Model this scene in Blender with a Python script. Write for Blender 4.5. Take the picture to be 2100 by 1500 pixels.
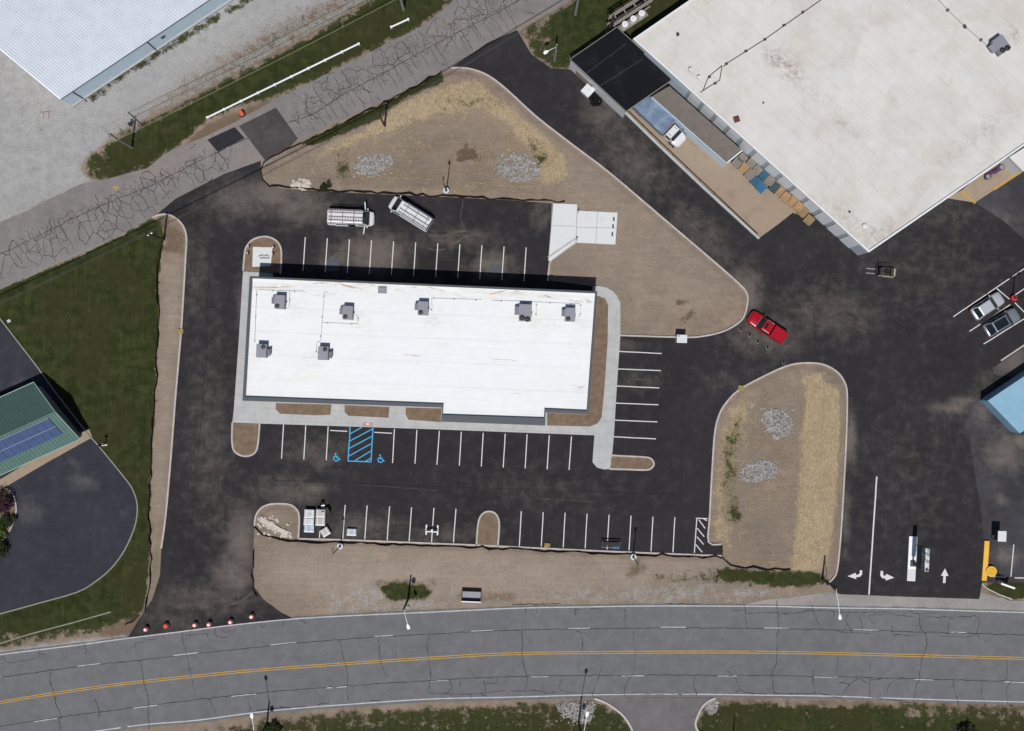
import bpy, bmesh, math, random
import numpy as np
from mathutils import Vector, Matrix
from mathutils.geometry import delaunay_2d_cdt, tessellate_polygon

random.seed(7); rng = np.random.default_rng(7)
for o in list(bpy.data.objects): bpy.data.objects.remove(o)
scn = bpy.context.scene
C = scn.collection
PI = math.pi

# ------------------------------------------------------------------ camera, sky, sun, exposure
CAMH = 165.0                 # drone height above the lots (m)
S = 16.6                     # photo pixels per metre on the ground
cam_d = bpy.data.cameras.new('camera'); cam = bpy.data.objects.new('camera', cam_d); C.objects.link(cam)
cam.location = (0, 0, CAMH); cam.rotation_euler = (0, 0, 0)
cam_d.sensor_fit = 'HORIZONTAL'; cam_d.sensor_width = 36.0
cam_d.lens = 36.0 * CAMH / (2100 / S)
cam_d.clip_start = 1.0; cam_d.clip_end = 6000
scn.camera = cam
SUN_EL = math.radians(69.3)
sx_, sy_ = 0.11, 0.994       # ground direction the shadows fall in
world = bpy.data.worlds.new('World'); scn.world = world; world.use_nodes = True
wn = world.node_tree.nodes; wl = world.node_tree.links
sky = wn.new('ShaderNodeTexSky'); sky.sky_type = 'NISHITA'; sky.sun_disc = False
sky.sun_elevation = SUN_EL; sky.sun_rotation = math.radians(186.3); sky.altitude = 200
wl.new(sky.outputs[0], wn['Background'].inputs[0]); wn['Background'].inputs[1].default_value = 0.055
sun_d = bpy.data.lights.new('sun', 'SUN'); sun_d.energy = 3.6; sun_d.angle = math.radians(0.53); sun_d.color = (1.0, 0.978, 0.945)
sun = bpy.data.objects.new('sun', sun_d); C.objects.link(sun); sun.location = (-20, -80, 200)
dv = Vector((sx_ * math.cos(SUN_EL), sy_ * math.cos(SUN_EL), -math.sin(SUN_EL)))
sun.rotation_euler = dv.to_track_quat('-Z', 'Y').to_euler()
scn.view_settings.view_transform = 'Standard'; scn.view_settings.look = 'None'
scn.view_settings.exposure = 0.0; scn.view_settings.gamma = 1.0
scn.view_settings.use_curve_mapping = False

# ------------------------------------------------------------------ helpers
def px(x, y, z=0.0):
    """a measured photo point at height z -> world"""
    k = (CAMH - z) / CAMH / S
    return Vector(((x - 1050) * k, (750 - y) * k, z))
def P2(pts, z=0.0):
    return [tuple(px(x, y, z).xy) for x, y in pts]
def ang(dx, dy): return math.atan2(-dy, dx)          # heading of a photo direction

def tag(o, label=None, cat=None, group=None, kind=None):
    if label: o['label'] = label
    if cat: o['category'] = cat
    if group: o['group'] = group
    if kind: o['kind'] = kind
    return o
def thing(name, label, cat, loc=(0, 0, 0), rz=0.0, group=None):
    o = bpy.data.objects.new(name, None); C.objects.link(o)
    o.location = loc; o.rotation_euler = (0, 0, rz); o.empty_display_size = 0.3
    return tag(o, label, cat, group)

class MB:
    def __init__(s): s.v = []; s.f = []; s.m = []
    def add(s, vs, fs, mi=0):
        n = len(s.v); s.v += [tuple(v) for v in vs]; s.f += [tuple(i + n for i in f) for f in fs]; s.m += [mi] * len(fs); return s
    def box(s, c, d, rz=0.0, mi=0, rx=0.0, ry=0.0):
        R = Matrix.Rotation(rz, 3, 'Z') @ Matrix.Rotation(ry, 3, 'Y') @ Matrix.Rotation(rx, 3, 'X')
        vs = [Vector(c) + R @ Vector((d[0] / 2 * a, d[1] / 2 * b, d[2] / 2 * e)) for e in (-1, 1) for a, b in ((-1, -1), (1, -1), (1, 1), (-1, 1))]
        return s.add(vs, [(3, 2, 1, 0), (4, 5, 6, 7), (0, 1, 5, 4), (1, 2, 6, 5), (2, 3, 7, 6), (3, 0, 4, 7)], mi)
    def prism(s, poly, z0, z1, mi=0):
        a = sum(p[0] * q[1] - q[0] * p[1] for p, q in zip(poly, poly[1:] + poly[:1]))
        if a < 0: poly = poly[::-1]
        n = len(poly)
        vs = [(p[0], p[1], z0) for p in poly] + [(p[0], p[1], z1) for p in poly]
        fs = [(i, (i + 1) % n, n + (i + 1) % n, n + i) for i in range(n)]
        tri = tessellate_polygon([[Vector((p[0], p[1], 0)) for p in poly]])
        for t in tri:
            p, q, r = (poly[i] for i in t)
            if (q[0] - p[0]) * (r[1] - p[1]) - (q[1] - p[1]) * (r[0] - p[0]) < 0: t = t[::-1]
            fs.append(tuple(n + i for i in t))
        return s.add(vs, fs, mi)
    def cyl(s, c, r, h, n=12, r2=None, mi=0):
        r2 = r if r2 is None else r2
        vs = [(c[0] + r * math.cos(2 * PI * i / n), c[1] + r * math.sin(2 * PI * i / n), c[2]) for i in range(n)]
        vs += [(c[0] + r2 * math.cos(2 * PI * i / n), c[1] + r2 * math.sin(2 * PI * i / n), c[2] + h) for i in range(n)]
        fs = [(i, (i + 1) % n, n + (i + 1) % n, n + i) for i in range(n)] + [tuple(range(n, 2 * n)), tuple(range(n - 1, -1, -1))]
        return s.add(vs, fs, mi)
    def tube(s, a, b, r, n=8, r2=None, mi=0):
        a = Vector(a); b = Vector(b); d = b - a; r2 = r if r2 is None else r2
        q = d.to_track_quat('Z', 'Y').to_matrix(); L = d.length
        vs = [a + q @ Vector((r * math.cos(2 * PI * i / n), r * math.sin(2 * PI * i / n), 0)) for i in range(n)]
        vs += [a + q @ Vector((r2 * math.cos(2 * PI * i / n), r2 * math.sin(2 * PI * i / n), L)) for i in range(n)]
        fs = [(i, (i + 1) % n, n + (i + 1) % n, n + i) for i in range(n)] + [tuple(range(n, 2 * n)), tuple(range(n - 1, -1, -1))]
        return s.add(vs, fs, mi)
    def loft(s, rings, mi=0, cap=True):
        n = len(rings[0]); vs = [p for r in rings for p in r]; fs = []
        for k in range(len(rings) - 1):
            for i in range(n): fs.append((k * n + i, k * n + (i + 1) % n, (k + 1) * n + (i + 1) % n, (k + 1) * n + i))
        if cap: fs += [tuple(range(n - 1, -1, -1)), tuple(range((len(rings) - 1) * n, len(rings) * n))]
        return s.add(vs, fs, mi)
    def ribbon(s, path, w, z, mi=0):
        """flat strip on the ground, path in world xy"""
        pts = [Vector((p[0], p[1])) for p in path]; L = []; n = len(pts)
        for i, p in enumerate(pts):
            t = (pts[min(i + 1, n - 1)] - pts[max(i - 1, 0)])
            t = t.normalized() if t.length > 1e-9 else Vector((1, 0))
            ww = w[i] if isinstance(w, (list, tuple)) else w
            nn = Vector((-t.y, t.x)) * ww / 2; L.append((p + nn, p - nn))
        vs = [(a.x, a.y, z) for ab in L for a in ab]
        return s.add(vs, [(2 * i, 2 * i + 1, 2 * i + 3, 2 * i + 2) for i in range(n - 1)], mi)
    def wall(s, path, w, z0, z1, mi=0, closed=False):
        """extruded strip (kerbs, fences)"""
        pts = [Vector((p[0], p[1])) for p in path]; n = len(pts); rings = []
        for i, p in enumerate(pts):
            if closed: a, b = pts[i - 1], pts[(i + 1) % n]
            else: a, b = pts[max(i - 1, 0)], pts[min(i + 1, n - 1)]
            t = (b - a).normalized(); nn = Vector((-t.y, t.x)) * w / 2
            l, r = p + nn, p - nn
            ch = min(.02, w * .2); li = p + nn * (1 - 2 * ch / w); ri = p - nn * (1 - 2 * ch / w)
            rings.append([(l.x, l.y, z0), (l.x, l.y, z1 - ch), (li.x, li.y, z1), (ri.x, ri.y, z1), (r.x, r.y, z1 - ch), (r.x, r.y, z0)])
        if closed: rings.append(rings[0])
        return s.loft(rings, mi, cap=not closed)
    def build(s, name, mat, parent=None, world=False, smooth=False):
        me = bpy.data.meshes.new(name)
        vs = s.v
        if parent is not None and world:
            inv = Matrix.LocRotScale(parent.location, parent.rotation_euler, None).inverted()
            if parent.parent: inv = inv @ Matrix.LocRotScale(parent.parent.location, parent.parent.rotation_euler, None).inverted()
            vs = [inv @ Vector(v) for v in vs]
        me.from_pydata([tuple(v) for v in vs], [], s.f)
        ms = mat if isinstance(mat, (list, tuple)) else [mat]
        for m in ms: me.materials.append(m)
        if len(ms) > 1: me.polygons.foreach_set('material_index', s.m)
        if smooth: me.polygons.foreach_set('use_smooth', [True] * len(me.polygons))
        me.update(); me.validate()
        o = bpy.data.objects.new(name, me); C.objects.link(o)
        if parent is not None: o.parent = parent
        return o
def copy_tree(o, parent=None):
    c = o.copy(); C.objects.link(c); c.parent = parent
    for ch in list(o.children): copy_tree(ch, c)
    return c
def struct(o): o['kind'] = 'structure'; return o
def smooth_path(pts, n=4, closed=False):
    P = [Vector(p) for p in pts]; out = []; N = len(P)
    for i in range(N if closed else N - 1):
        g = (lambda k: P[k % N]) if closed else (lambda k: P[max(0, min(N - 1, k))])
        a, b, c, d = g(i - 1), g(i), g(i + 1), g(i + 2)
        for j in range(n):
            t = j / n
            out.append(tuple(.5 * ((2 * b) + (c - a) * t + (2 * a - 5 * b + 4 * c - d) * t * t + (3 * b - a - 3 * c + d) * t ** 3)))
    if not closed: out.append(tuple(P[-1]))
    return out
def rough_path(pts, step=.5, amp=.06):
    out = []
    for a, b in zip(pts, pts[1:]):
        a = Vector(a); b = Vector(b); n = max(1, int((b - a).length / step))
        t = (b - a).normalized() if (b - a).length > 1e-6 else Vector((1, 0)); nn = Vector((-t.y, t.x))
        for i in range(n):
            p = a.lerp(b, i / n) + (nn * random.gauss(0, amp) if i else Vector((0, 0))); out.append((p.x, p.y))
    out.append(tuple(pts[-1])); return out
def pip(poly, X, Y):
    inside = np.zeros(X.shape, bool); n = len(poly)
    for i in range(n):
        x0, y0 = poly[i]; x1, y1 = poly[(i + 1) % n]
        if y0 == y1: continue
        c = ((y0 > Y) != (y1 > Y)) & (X < (x1 - x0) * (Y - y0) / (y1 - y0) + x0); inside ^= c
    return inside
def in_poly(poly, x, y): return bool(pip(poly, np.array([x]), np.array([y]))[0])
def clip_convex(sub, cell):
    out = list(sub)
    for i in range(len(cell)):
        a, b = cell[i], cell[(i + 1) % len(cell)]; inp = out; out = []
        sd = lambda p: (b[0] - a[0]) * (p[1] - a[1]) - (b[1] - a[1]) * (p[0] - a[0])
        for j in range(len(inp)):
            p, q = inp[j - 1], inp[j]; dp, dq = sd(p), sd(q)
            if (dp >= 0) != (dq >= 0):
                t = dp / (dp - dq); out.append((p[0] + (q[0] - p[0]) * t, p[1] + (q[1] - p[1]) * t))
            if dq >= 0: out.append(q)
        if not out: return []
    return out
def area(p): return .5 * abs(sum(a[0] * b[1] - b[0] * a[1] for a, b in zip(p, p[1:] + p[:1])))

# ------------------------------------------------------------------ materials
class NT:
    def __init__(s, name):
        s.mat = bpy.data.materials.new(name); s.mat.use_nodes = True
        s.t = s.mat.node_tree; s.n = s.t.nodes; s.b = s.n['Principled BSDF']; s.pos = None
    def node(s, t, **kw):
        n = s.n.new(t)
        for k, v in kw.items(): setattr(n, k, v)
        return n
    def put(s, sock, v):
        if hasattr(v, 'is_linked') or isinstance(v, bpy.types.NodeSocket): s.t.links.new(v, sock)
        else: sock.default_value = v
    def P(s):
        if s.pos is None: s.pos = s.node('ShaderNodeNewGeometry').outputs['Position']
        return s.pos
    def scaled(s, sc, rot=0.0):
        m = s.node('ShaderNodeMapping'); s.t.links.new(s.P(), m.inputs[0]); m.inputs['Scale'].default_value = sc; m.inputs['Rotation'].default_value = (0, 0, rot); return m.outputs[0]
    def noise(s, scale, detail=4, rough=.6, vec=None, dist=0.0):
        n = s.node('ShaderNodeTexNoise'); s.t.links.new(vec or s.P(), n.inputs['Vector'])
        n.inputs['Scale'].default_value = scale; n.inputs['Detail'].default_value = detail; n.inputs['Roughness'].default_value = rough; n.inputs['Distortion'].default_value = dist
        return n.outputs['Fac']
    def math(s, op, a, b=0.0, c=None):
        n = s.node('ShaderNodeMath', operation=op); s.put(n.inputs[0], a); s.put(n.inputs[1], b)
        if c is not None: s.put(n.inputs[2], c)
        return n.outputs[0]
    def ramp(s, v, a, b, lo=0.0, hi=1.0):
        n = s.node('ShaderNodeMapRange', interpolation_type='SMOOTHSTEP'); s.put(n.inputs[0], v)
        for i, q in ((1, a), (2, b), (3, lo), (4, hi)): n.inputs[i].default_value = q
        return n.outputs[0]
    def mix(s, f, a, b, mode='MIX'):
        n = s.node('ShaderNodeMix', data_type='RGBA', blend_type=mode); s.put(n.inputs[0], f)
        for sock, v in ((n.inputs[6], a), (n.inputs[7], b)):
            if isinstance(v, tuple): sock.default_value = (*v[:3], 1)
            else: s.put(sock, v)
        return n.outputs[2]
    def attr(s, name): return s.node('ShaderNodeAttribute', attribute_name=name).outputs['Fac']
    def gain(s, col, fac, lo, hi):
        """multiply colour by lo..hi driven by fac 0..1"""
        m = s.ramp(fac, .25, .75, lo, hi); c = s.node('ShaderNodeCombineColor')
        for i in range(3): s.t.links.new(m, c.inputs[i])
        return s.mix(1.0, col, c.outputs[0], 'MULTIPLY')
    def done(s, col, rough=.85, spec=.3, metal=0.0, bump=None):
        if isinstance(col, tuple): s.b.inputs['Base Color'].default_value = (*col[:3], 1)
        else: s.t.links.new(col, s.b.inputs['Base Color'])
        s.put(s.b.inputs['Roughness'], rough); s.b.inputs['Specular IOR Level'].default_value = spec; s.b.inputs['Metallic'].default_value = metal
        if bump:
            n = s.node('ShaderNodeBump'); n.inputs['Strength'].default_value = bump[1]; n.inputs['Distance'].default_value = bump[2]; s.t.links.new(bump[0], n.inputs['Height'])
            s.t.links.new(n.outputs[0], s.b.inputs['Normal'])
        return s.mat
def simple(name, col, rough=.7, spec=.3, metal=0.0, var=.12, scale=2.5, fine=.08):
    t = NT(name); c = col
    if var: c = t.gain(t.mix(0.0, col, col), t.noise(scale, 5), 1 - var, 1 + var)
    if fine: c = t.gain(c, t.noise(scale * 9, 3), 1 - fine, 1 + fine)
    return t.done(c, rough, spec, metal)
def dirty(name, col, dcol, rough=.8, spec=.2, sc=.5, lo=.52, hi=.75, fine=.06, amt=.8, scale2=6):
    t = NT(name); n = t.noise(sc, 8, .65, dist=.4); n2 = t.noise(scale2, 5)
    c = t.gain(t.mix(0.0, col, col), n2, 1 - fine, 1 + fine)
    c = t.mix(t.math('MULTIPLY', t.ramp(n, lo, hi), amt), c, dcol)
    return t.done(c, rough, spec)
M = {}
def sm(key, *a, **k): M[key] = simple(key, *a, **k)

# ground: cover weights are vertex attributes, edges broken up by noise
t = NT('ground_cover')
n_big = t.noise(.09, 5, .55); n_mid = t.noise(.8, 8, .62); n_fine = t.noise(5, 5, .65); n_grain = t.noise(16, 3, .7)
brk = t.math('SUBTRACT', t.math('ADD', t.math('MULTIPLY', n_mid, .65), t.math('MULTIPLY', n_fine, .35)), .5)
def cover(name, amp, soft=.10): return t.ramp(t.math('ADD', t.attr(name), t.math('MULTIPLY', brk, amp)), .5 - soft, .5 + soft)
dirt = t.mix(t.ramp(n_mid, .35, .68), (.245, .190, .146), (.205, .155, .117))
dirt = t.mix(t.ramp(n_big, .42, .62, 0, .55), dirt, (.188, .158, .122))
dirt = t.mix(t.math('MULTIPLY', t.attr('pale'), t.ramp(n_mid, .25, .6, .55, 1.0)), dirt, (.305, .250, .202))
fl = t.noise(1.0, 7, .7, t.scaled((.16, 2.4, 1)))
dirt = t.gain(dirt, fl, .92, 1.08); dirt = t.gain(dirt, t.noise(.3, 7, .7, dist=.6), .88, 1.10)
soil2 = t.mix(n_mid, (.180, .126, .086), (.120, .090, .066))
grav = t.mix(t.ramp(n_mid, .30, .72), (.350, .342, .334), (.280, .272, .264))
grav = t.mix(t.ramp(n_big, .45, .65, 0, .6), grav, (.285, .277, .272))
stv = t.noise(2.2, 7, .75, t.scaled((2.6, .8, 1)))
straw = t.mix(t.ramp(stv, .35, .66), (.405, .320, .205), (.265, .200, .125))
straw = t.mix(t.ramp(t.noise(.45, 6, .65), .46, .66, 0, .6), straw, (.285, .210, .140)); straw = t.mix(t.ramp(t.noise(.9, 6, .7), .57, .74, 0, .5), straw, (.19, .165, .085))
gr = t.mix(t.ramp(n_mid, .36, .66), (.0215, .0285, .0082), (.042, .0475, .0165))
mow = t.noise(1.1, 5, .6, t.scaled((2.2, .10, 1), .03)); gr = t.gain(gr, mow, .84, 1.16)
gr = t.mix(t.ramp(n_big, .47, .62, 0, .8), gr, (.036, .035, .0125))
gr = t.mix(t.ramp(t.noise(.35, 6, .7), .54, .75, 0, .6), gr, (.075, .062, .030))
wet = (.085, .056, .036)
col = t.mix(cover('soil', 2.0, .2), dirt, soil2)
col = t.mix(cover('gravel', 2.5, .30), col, grav)
col = t.mix(cover('straw', 2.2, .22), col, straw)
col = t.mix(t.math('MULTIPLY', cover('wet', 3.4, .06), .75), col, wet)
col = t.mix(cover('grass', 2.3, .16), col, gr)
col = t.gain(col, n_fine, .88, 1.11); col = t.gain(col, n_grain, .87, 1.13)
M['ground'] = t.done(col, .95, .1, bump=(t.math('ADD', n_fine, t.math('MULTIPLY', n_grain, .6)), .55, .07))

def asphalt(key, base, dust, mott=.16, spot=.9, dmix=.72, streak=.075):
    t = NT(key); n1 = t.noise(.12, 5, .6); n2 = t.noise(.7, 9, .66, dist=.15); n3 = t.noise(9, 4, .7); n4 = t.noise(2.6, 7, .72, dist=.3)
    sth = t.noise(.9, 7, .65, t.scaled((.16, 2.6, 1), .04)); stv_ = t.noise(1.0, 7, .65, t.scaled((2.8, .14, 1), .04)); mz = t.node('ShaderNodeMix', data_type='FLOAT'); t.put(mz.inputs[0], t.ramp(n1, .45, .55)); t.put(mz.inputs[2], sth); t.put(mz.inputs[3], stv_); st = mz.outputs[0]
    c = t.gain(t.mix(0.0, base, base), n1, 1 - mott, 1 + mott); c = t.gain(c, n2, .90, 1.12); c = t.gain(c, st, 1 - streak, 1 + streak)
    a = t.ramp(t.math('ADD', t.attr('dust'), t.math('MULTIPLY', t.math('SUBTRACT', t.math('ADD', t.math('MULTIPLY', n2, .85), t.math('MULTIPLY', st, .15)), .5), 1.4)), .02, 1.0)
    c = t.mix(t.math('MULTIPLY', a, dmix), c, dust)
    sp = t.math('MULTIPLY', t.ramp(n4, .62, .80), t.ramp(n1, .35, .6, .2, 1.0))
    c = t.mix(t.math('MULTIPLY', sp, spot * .28), c, dust)
    c = t.gain(c, n3, .82, 1.2)
    M[key] = t.done(c, .93, .12, bump=(n3, .3, .02))
asphalt('new_asphalt', (.0272, .0250, .0266), (.150, .128, .112), dmix=.80, streak=.045)
asphalt('left_asphalt', (.0335, .0345, .0435), (.10, .095, .095), .12, .35)
asphalt('worn_asphalt', (.046, .044, .050), (.165, .14, .12), .30, 3.2, .75)
asphalt('old_street', (.188, .173, .168), (.235, .20, .175), .12, .8, streak=.05)
asphalt('patch_asphalt', (.024, .023, .028), (.12, .10, .09), .12, .3)
asphalt('worn_patch', (.062, .054, .055), (.14, .12, .11), .2, .8)
asphalt('highway', (.137, .137, .143), (.20, .19, .18), .06, .15, streak=.035)
asphalt('drive_asphalt', (.135, .124, .128), (.2, .17, .15), .10, .4)
asphalt('shoulder', (.25, .232, .22), (.29, .25, .21), .14, .6)
sm('crack', (.042, .041, .045), .9, .1, var=.25, scale=2)
sm('street_crack', (.056, .049, .050), .9, .1, var=.25, scale=2)
sm('paint_white', (.60, .585, .57), .7, .2, var=.10, scale=3, fine=.12)
sm('road_white', (.43, .43, .43), .7, .2, var=.16, scale=1.4, fine=.16)
sm('road_yellow', (.42, .255, .065), .7, .2, var=.12, scale=1.2, fine=.12)
sm('paint_blue', (.055, .36, .66), .65, .2, var=.08, scale=2, fine=.08)
sm('kerb', (.43, .385, .36), .85, .15, var=.12, scale=1.3, fine=.12)
sm('concrete', (.405, .405, .40), .85, .15, var=.08, scale=.8, fine=.07)
sm('joint', (.30, .295, .29), .9, .1)
M['pad_concrete'] = dirty('pad_concrete', (.60, .61, .61), (.47, .45, .42), .85, .15, .7, .55, .8, .05, .5)
M['tan_concrete'] = dirty('tan_concrete', (.30, .235, .175), (.22, .165, .12), .85, .15, .5, .45, .75, .08, .7)
sm('bed_soil', (.175, .125, .088), .95, .05, var=.18, scale=1.5, fine=.22)
# roofs
t = NT('main_roof'); a = t.noise(.22, 7, .6, dist=.5); b = t.noise(1.2, 6, .6, t.scaled((.2, 3.5, 1), .04)); f = t.noise(12, 3)
c = t.mix(t.ramp(a, .56, .8, 0, .55), (.735, .745, .745), (.735, .69, .60)); c = t.gain(c, b, .965, 1.02); c = t.gain(c, f, .98, 1.02)
st = t.math('MULTIPLY', t.attr('stain'), t.ramp(t.noise(2.6, 7, .75, t.scaled((.5, 2.4, 1))), .42, .66))
wv = t.node('ShaderNodeTexWave', wave_type='BANDS', bands_direction='Y'); t.t.links.new(t.scaled((1, 1, 1), .041), wv.inputs['Vector']); wv.inputs['Scale'].default_value = .11; wv.inputs['Distortion'].default_value = .35; wv.inputs['Detail'].default_value = 3
c = t.gain(c, t.ramp(wv.outputs['Fac'], 0, .03), .955, 1.0); c = t.gain(c, t.noise(.6, 8, .7, dist=1.2), .965, 1.02)
c = t.mix(st, c, (.42, .315, .23))
M['main_roof'] = t.done(c, .65, .25, bump=(b, .25, .05))
t = NT('warehouse_roof'); a = t.noise(.16, 8, .65, dist=.6); b = t.noise(.55, 8, .7, dist=1.0); f = t.noise(9, 4)
rv = t.node('ShaderNodeTexWave', wave_type='BANDS', bands_direction='Y'); t.t.links.new(t.scaled((1, 1, 1), math.radians(42)), rv.inputs['Vector']); rv.inputs['Scale'].default_value = .21; rv.inputs['Distortion'].default_value = .8; rv.inputs['Detail'].default_value = 2
c = t.mix(t.ramp(a, .38, .68), (.585, .57, .545), (.525, .49, .445)); c = t.mix(t.ramp(b, .55, .78, 0, .55), c, (.43, .345, .27))
c = t.gain(c, t.ramp(rv.outputs['Fac'], 0, .05), .95, 1.0); c = t.gain(c, f, .965, 1.03); c = t.gain(c, t.noise(.5, 5), .95, 1.04)
st = t.math('MULTIPLY', t.attr('stain'), t.ramp(t.noise(1.4, 7, .7), .40, .62)); c = t.mix(st, c, (.19, .12, .075))
M['warehouse_roof'] = t.done(c, .75, .2)
sm('pipe_grey', (.42, .42, .43), .6, .3, var=0, fine=0); sm('slate_metal', (.040, .050, .062), .5, .4, var=.06)
sm('main_wall', (.30, .29, .28), .8, .2)
sm('white_metal', (.66, .665, .68), .5, .4, var=.05, fine=.04)
sm('silver_roof', (.52, .56, .61), .45, .5, metal=.15, var=.05, scale=.6, fine=.04)
sm('pale_blue_wall', (.60, .72, .80), .6, .35, var=.05, scale=1)
sm('panel_white', (.78, .80, .81), .6, .3, var=.04); sm('pier_grey', (.40, .44, .475), .7, .3, var=.07); sm('patch_blue', (.085, .088, .105), .85, .15); sm('old_kerb', (.235, .225, .195), .9, .1)
M['black_roof'] = dirty('black_roof', (.0085, .009, .0125), (.026, .024, .024), .85, .08, .35, .5, .78, .08, .7)
sm('brown_roof', (.155, .135, .12), .9, .1, var=.10, scale=1, fine=.15)
sm('green_roof', (.085, .155, .132), .48, .5, metal=.45, var=.06, scale=.7, fine=.05)
sm('solar', (.055, .085, .175), .25, .5, var=.08, scale=1.2); sm('alu', (.55, .57, .6), .35, .5, metal=.6, var=.05)
sm('blue_roof', (.205, .365, .48), .5, .35, var=.05, scale=.8, fine=.06)
sm('grey_metal', (.215, .215, .25), .55, .45, var=.05); sm('dark_metal', (.035, .035, .04), .5, .45, var=.05)
sm('black', (.008, .008, .009), .6, .3, var=.1); sm('rubber', (.012, .012, .012), .9, .1)
sm('wood', (.36, .23, .125), .85, .1, var=.16, scale=3); sm('wood_grey', (.235, .20, .18), .9, .1, var=.16, scale=3); sm('wood_brown', (.26, .185, .105), .9, .1, var=.16, scale=3)
sm('blue_pallet', (.035, .105, .165), .7, .25, var=.18, scale=3); sm('blue_bright', (.022, .13, .27), .55, .3, var=.15, scale=3); sm('teal_pallet', (.045, .075, .085), .7, .25, var=.18, scale=3)
sm('pole_wood', (.085, .062, .045), .9, .1, var=.2, scale=4); sm('pole_grey', (.27, .26, .25), .8, .2, var=.12, scale=4)
sm('fabric_dark', (.022, .015, .011), .95, .05, var=.25, scale=2)
sm('orange', (.80, .065, .02), .6, .3, var=.08); sm('pink_orange', (.78, .16, .145), .6, .3, var=.08); sm('yellow', (.72, .40, .045), .55, .35, var=.08, scale=1.5)
sm('filter_yellow', (.26, .21, .075), .85, .1, var=.2)
M['rock'] = dirty('rock', (.37, .36, .35), (.18, .155, .13), .9, .1, 3.0, .40, .62, .2, .85)
M['rock_pale'] = dirty('rock_pale', (.52, .47, .42), (.33, .27, .22), .9, .1, 2.0, .45, .7, .15, .8)
M['tarp'] = dirty('tarp', (.115, .165, .25), (.25, .31, .40), .55, .35, 1.1, .45, .68, .08, .6)
def paint(key, col, rough=.28, metal=0.0):
    t = NT(key); c = t.gain(t.mix(0.0, col, col), t.noise(2, 4), .97, 1.03); t.done(c, rough, .5, metal)
    t.b.inputs['Coat Weight'].default_value = .6; t.b.inputs['Coat Roughness'].default_value = .08; M[key] = t.mat
paint('van_white', (.62, .63, .64)); paint('red_paint', (.33, .002, .010), .16); paint('silver_paint', (.50, .52, .55), .3, .4); paint('grey_paint', (.20, .225, .255), .3, .4); paint('purple', (.10, .03, .09))
t = NT('glass'); M['glass'] = t.done((.009, .014, .017), .05, .6)
sm('tail_red', (.30, .01, .01), .3, .5, var=0, fine=0); sm('lamp_lens', (.55, .56, .58), .2, .5, var=0, fine=0)
sm('sign_white', (.62, .63, .64), .5, .3, var=.05); sm('sign_ink', (.04, .05, .07), .6, .3, var=.1); sm('sign_blue', (.035, .05, .075), .5, .4)
sm('wrap', (.33, .34, .36), .25, .5, metal=.35, var=.25, scale=2.5); sm('wrap_blue', (.26, .31, .39), .3, .5, var=.4, scale=3); sm('board', (.42, .40, .385), .8, .2, var=.06)
sm('rust', (.055, .032, .028), .85, .2, var=.25); sm('wire', (.22, .25, .12), .7, .3, var=0, fine=0); sm('wire_dark', (.05, .05, .045), .7, .3, var=0, fine=0)
sm('leaf_green', (.045, .085, .012), .8, .2, var=.35, scale=3); sm('leaf_purple', (.045, .020, .028), .8, .2, var=.35, scale=3); sm('leaf_dark', (.02, .028, .010), .8, .2, var=.35, scale=3)
sm('weed', (.085, .092, .030), .9, .1, var=.4, scale=1.2); sm('straw_stalk', (.36, .28, .15), .9, .1, var=.3, scale=1.2)

# ------------------------------------------------------------------ layout polygons (measured in the photo)
ISLAND_N = [(925,140),(960,141),(1000,155),(1040,185),(1100,240),(1180,302),(1250,355),(1350,440),(1450,525),(1515,582),(1530,600),(1533,618),(1525,650),(1508,667),(1480,681),(1440,690),(1400,692),(1270,688),
            (1272,640),(1222,588),(1123,575),(1127,540),(1131,418),(1060,412),(920,405),(800,400),(680,394),(580,388),(548,380),(535,360),(535,342),(545,328),(600,303),(690,258),(790,212),(870,168),(905,146)]
WEST_EDGE = [(313,447),(328,441),(347,441),(366,452),(378,468),(383,490),(381,530),(377,600),(372,680),(366,750),(360,820),(350,950),(340,1060),(331,1125)]
SW_ISLE = [(520,1110),(522,1080),(525,1058),(536,1042),(556,1034),(590,1034),(607,1043),(614,1060),(612,1105)]
SOUTH_KERB = [(612,1105),(700,1107),(800,1111),(900,1115),(976,1118),(1100,1124),(1250,1131),(1400,1137),(1480,1140)]
EAST_ISLE = [(1480,1116),(1453,1112),(1455,1060),(1461,950),(1466,885),(1475,850),(1490,825),(1515,800),(1560,775),(1610,752),(1645,745),(1685,747),(1715,762),(1732,785),(1737,815),(1735,900),(1731,980),(1727,1050),(1722,1120),(1717,1165),(1711,1183),(1698,1196)]
LOT = (WEST_EDGE + [(328,1180),(312,1230),(293,1258),(262,1308),(400,1291),(500,1279),(600,1269),(575,1256),(540,1230),(522,1206),(518,1160)] + SW_ISLE + SOUTH_KERB[1:] + EAST_ISLE
       + [(1712,1212),(1722,1219),(1850,1224),(2008,1229),(2014,1195),(2220,1195),(2220,150),(1780,440),(1400,250),(1168,143),(1130,140),(1090,112),(1060,62),(1000,88)]
       + ISLAND_N + [(870,168)][:0])
LOT = LOT[:-6]        # stop the island loop at its west tip; the street edge closes the sheet
LOT += [(535,330),(460,357),(360,408)]
STREET = [(-80,488),(0,456),(50,437),(105,407),(165,378),(205,370),(300,346),(345,312),(410,285),(480,252),(545,215),(600,188),(700,137),(800,88),(865,55),(905,25),(935,-5),(990,-60),(1250,-60),
          (1165,3),(1100,40),(1060,61),(1000,88),(925,139),(870,167),(780,211),(690,252),(610,291),(535,331),(460,357),(360,407),(312,446),(210,502),(45,572),(0,594),(-80,630)]
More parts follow.
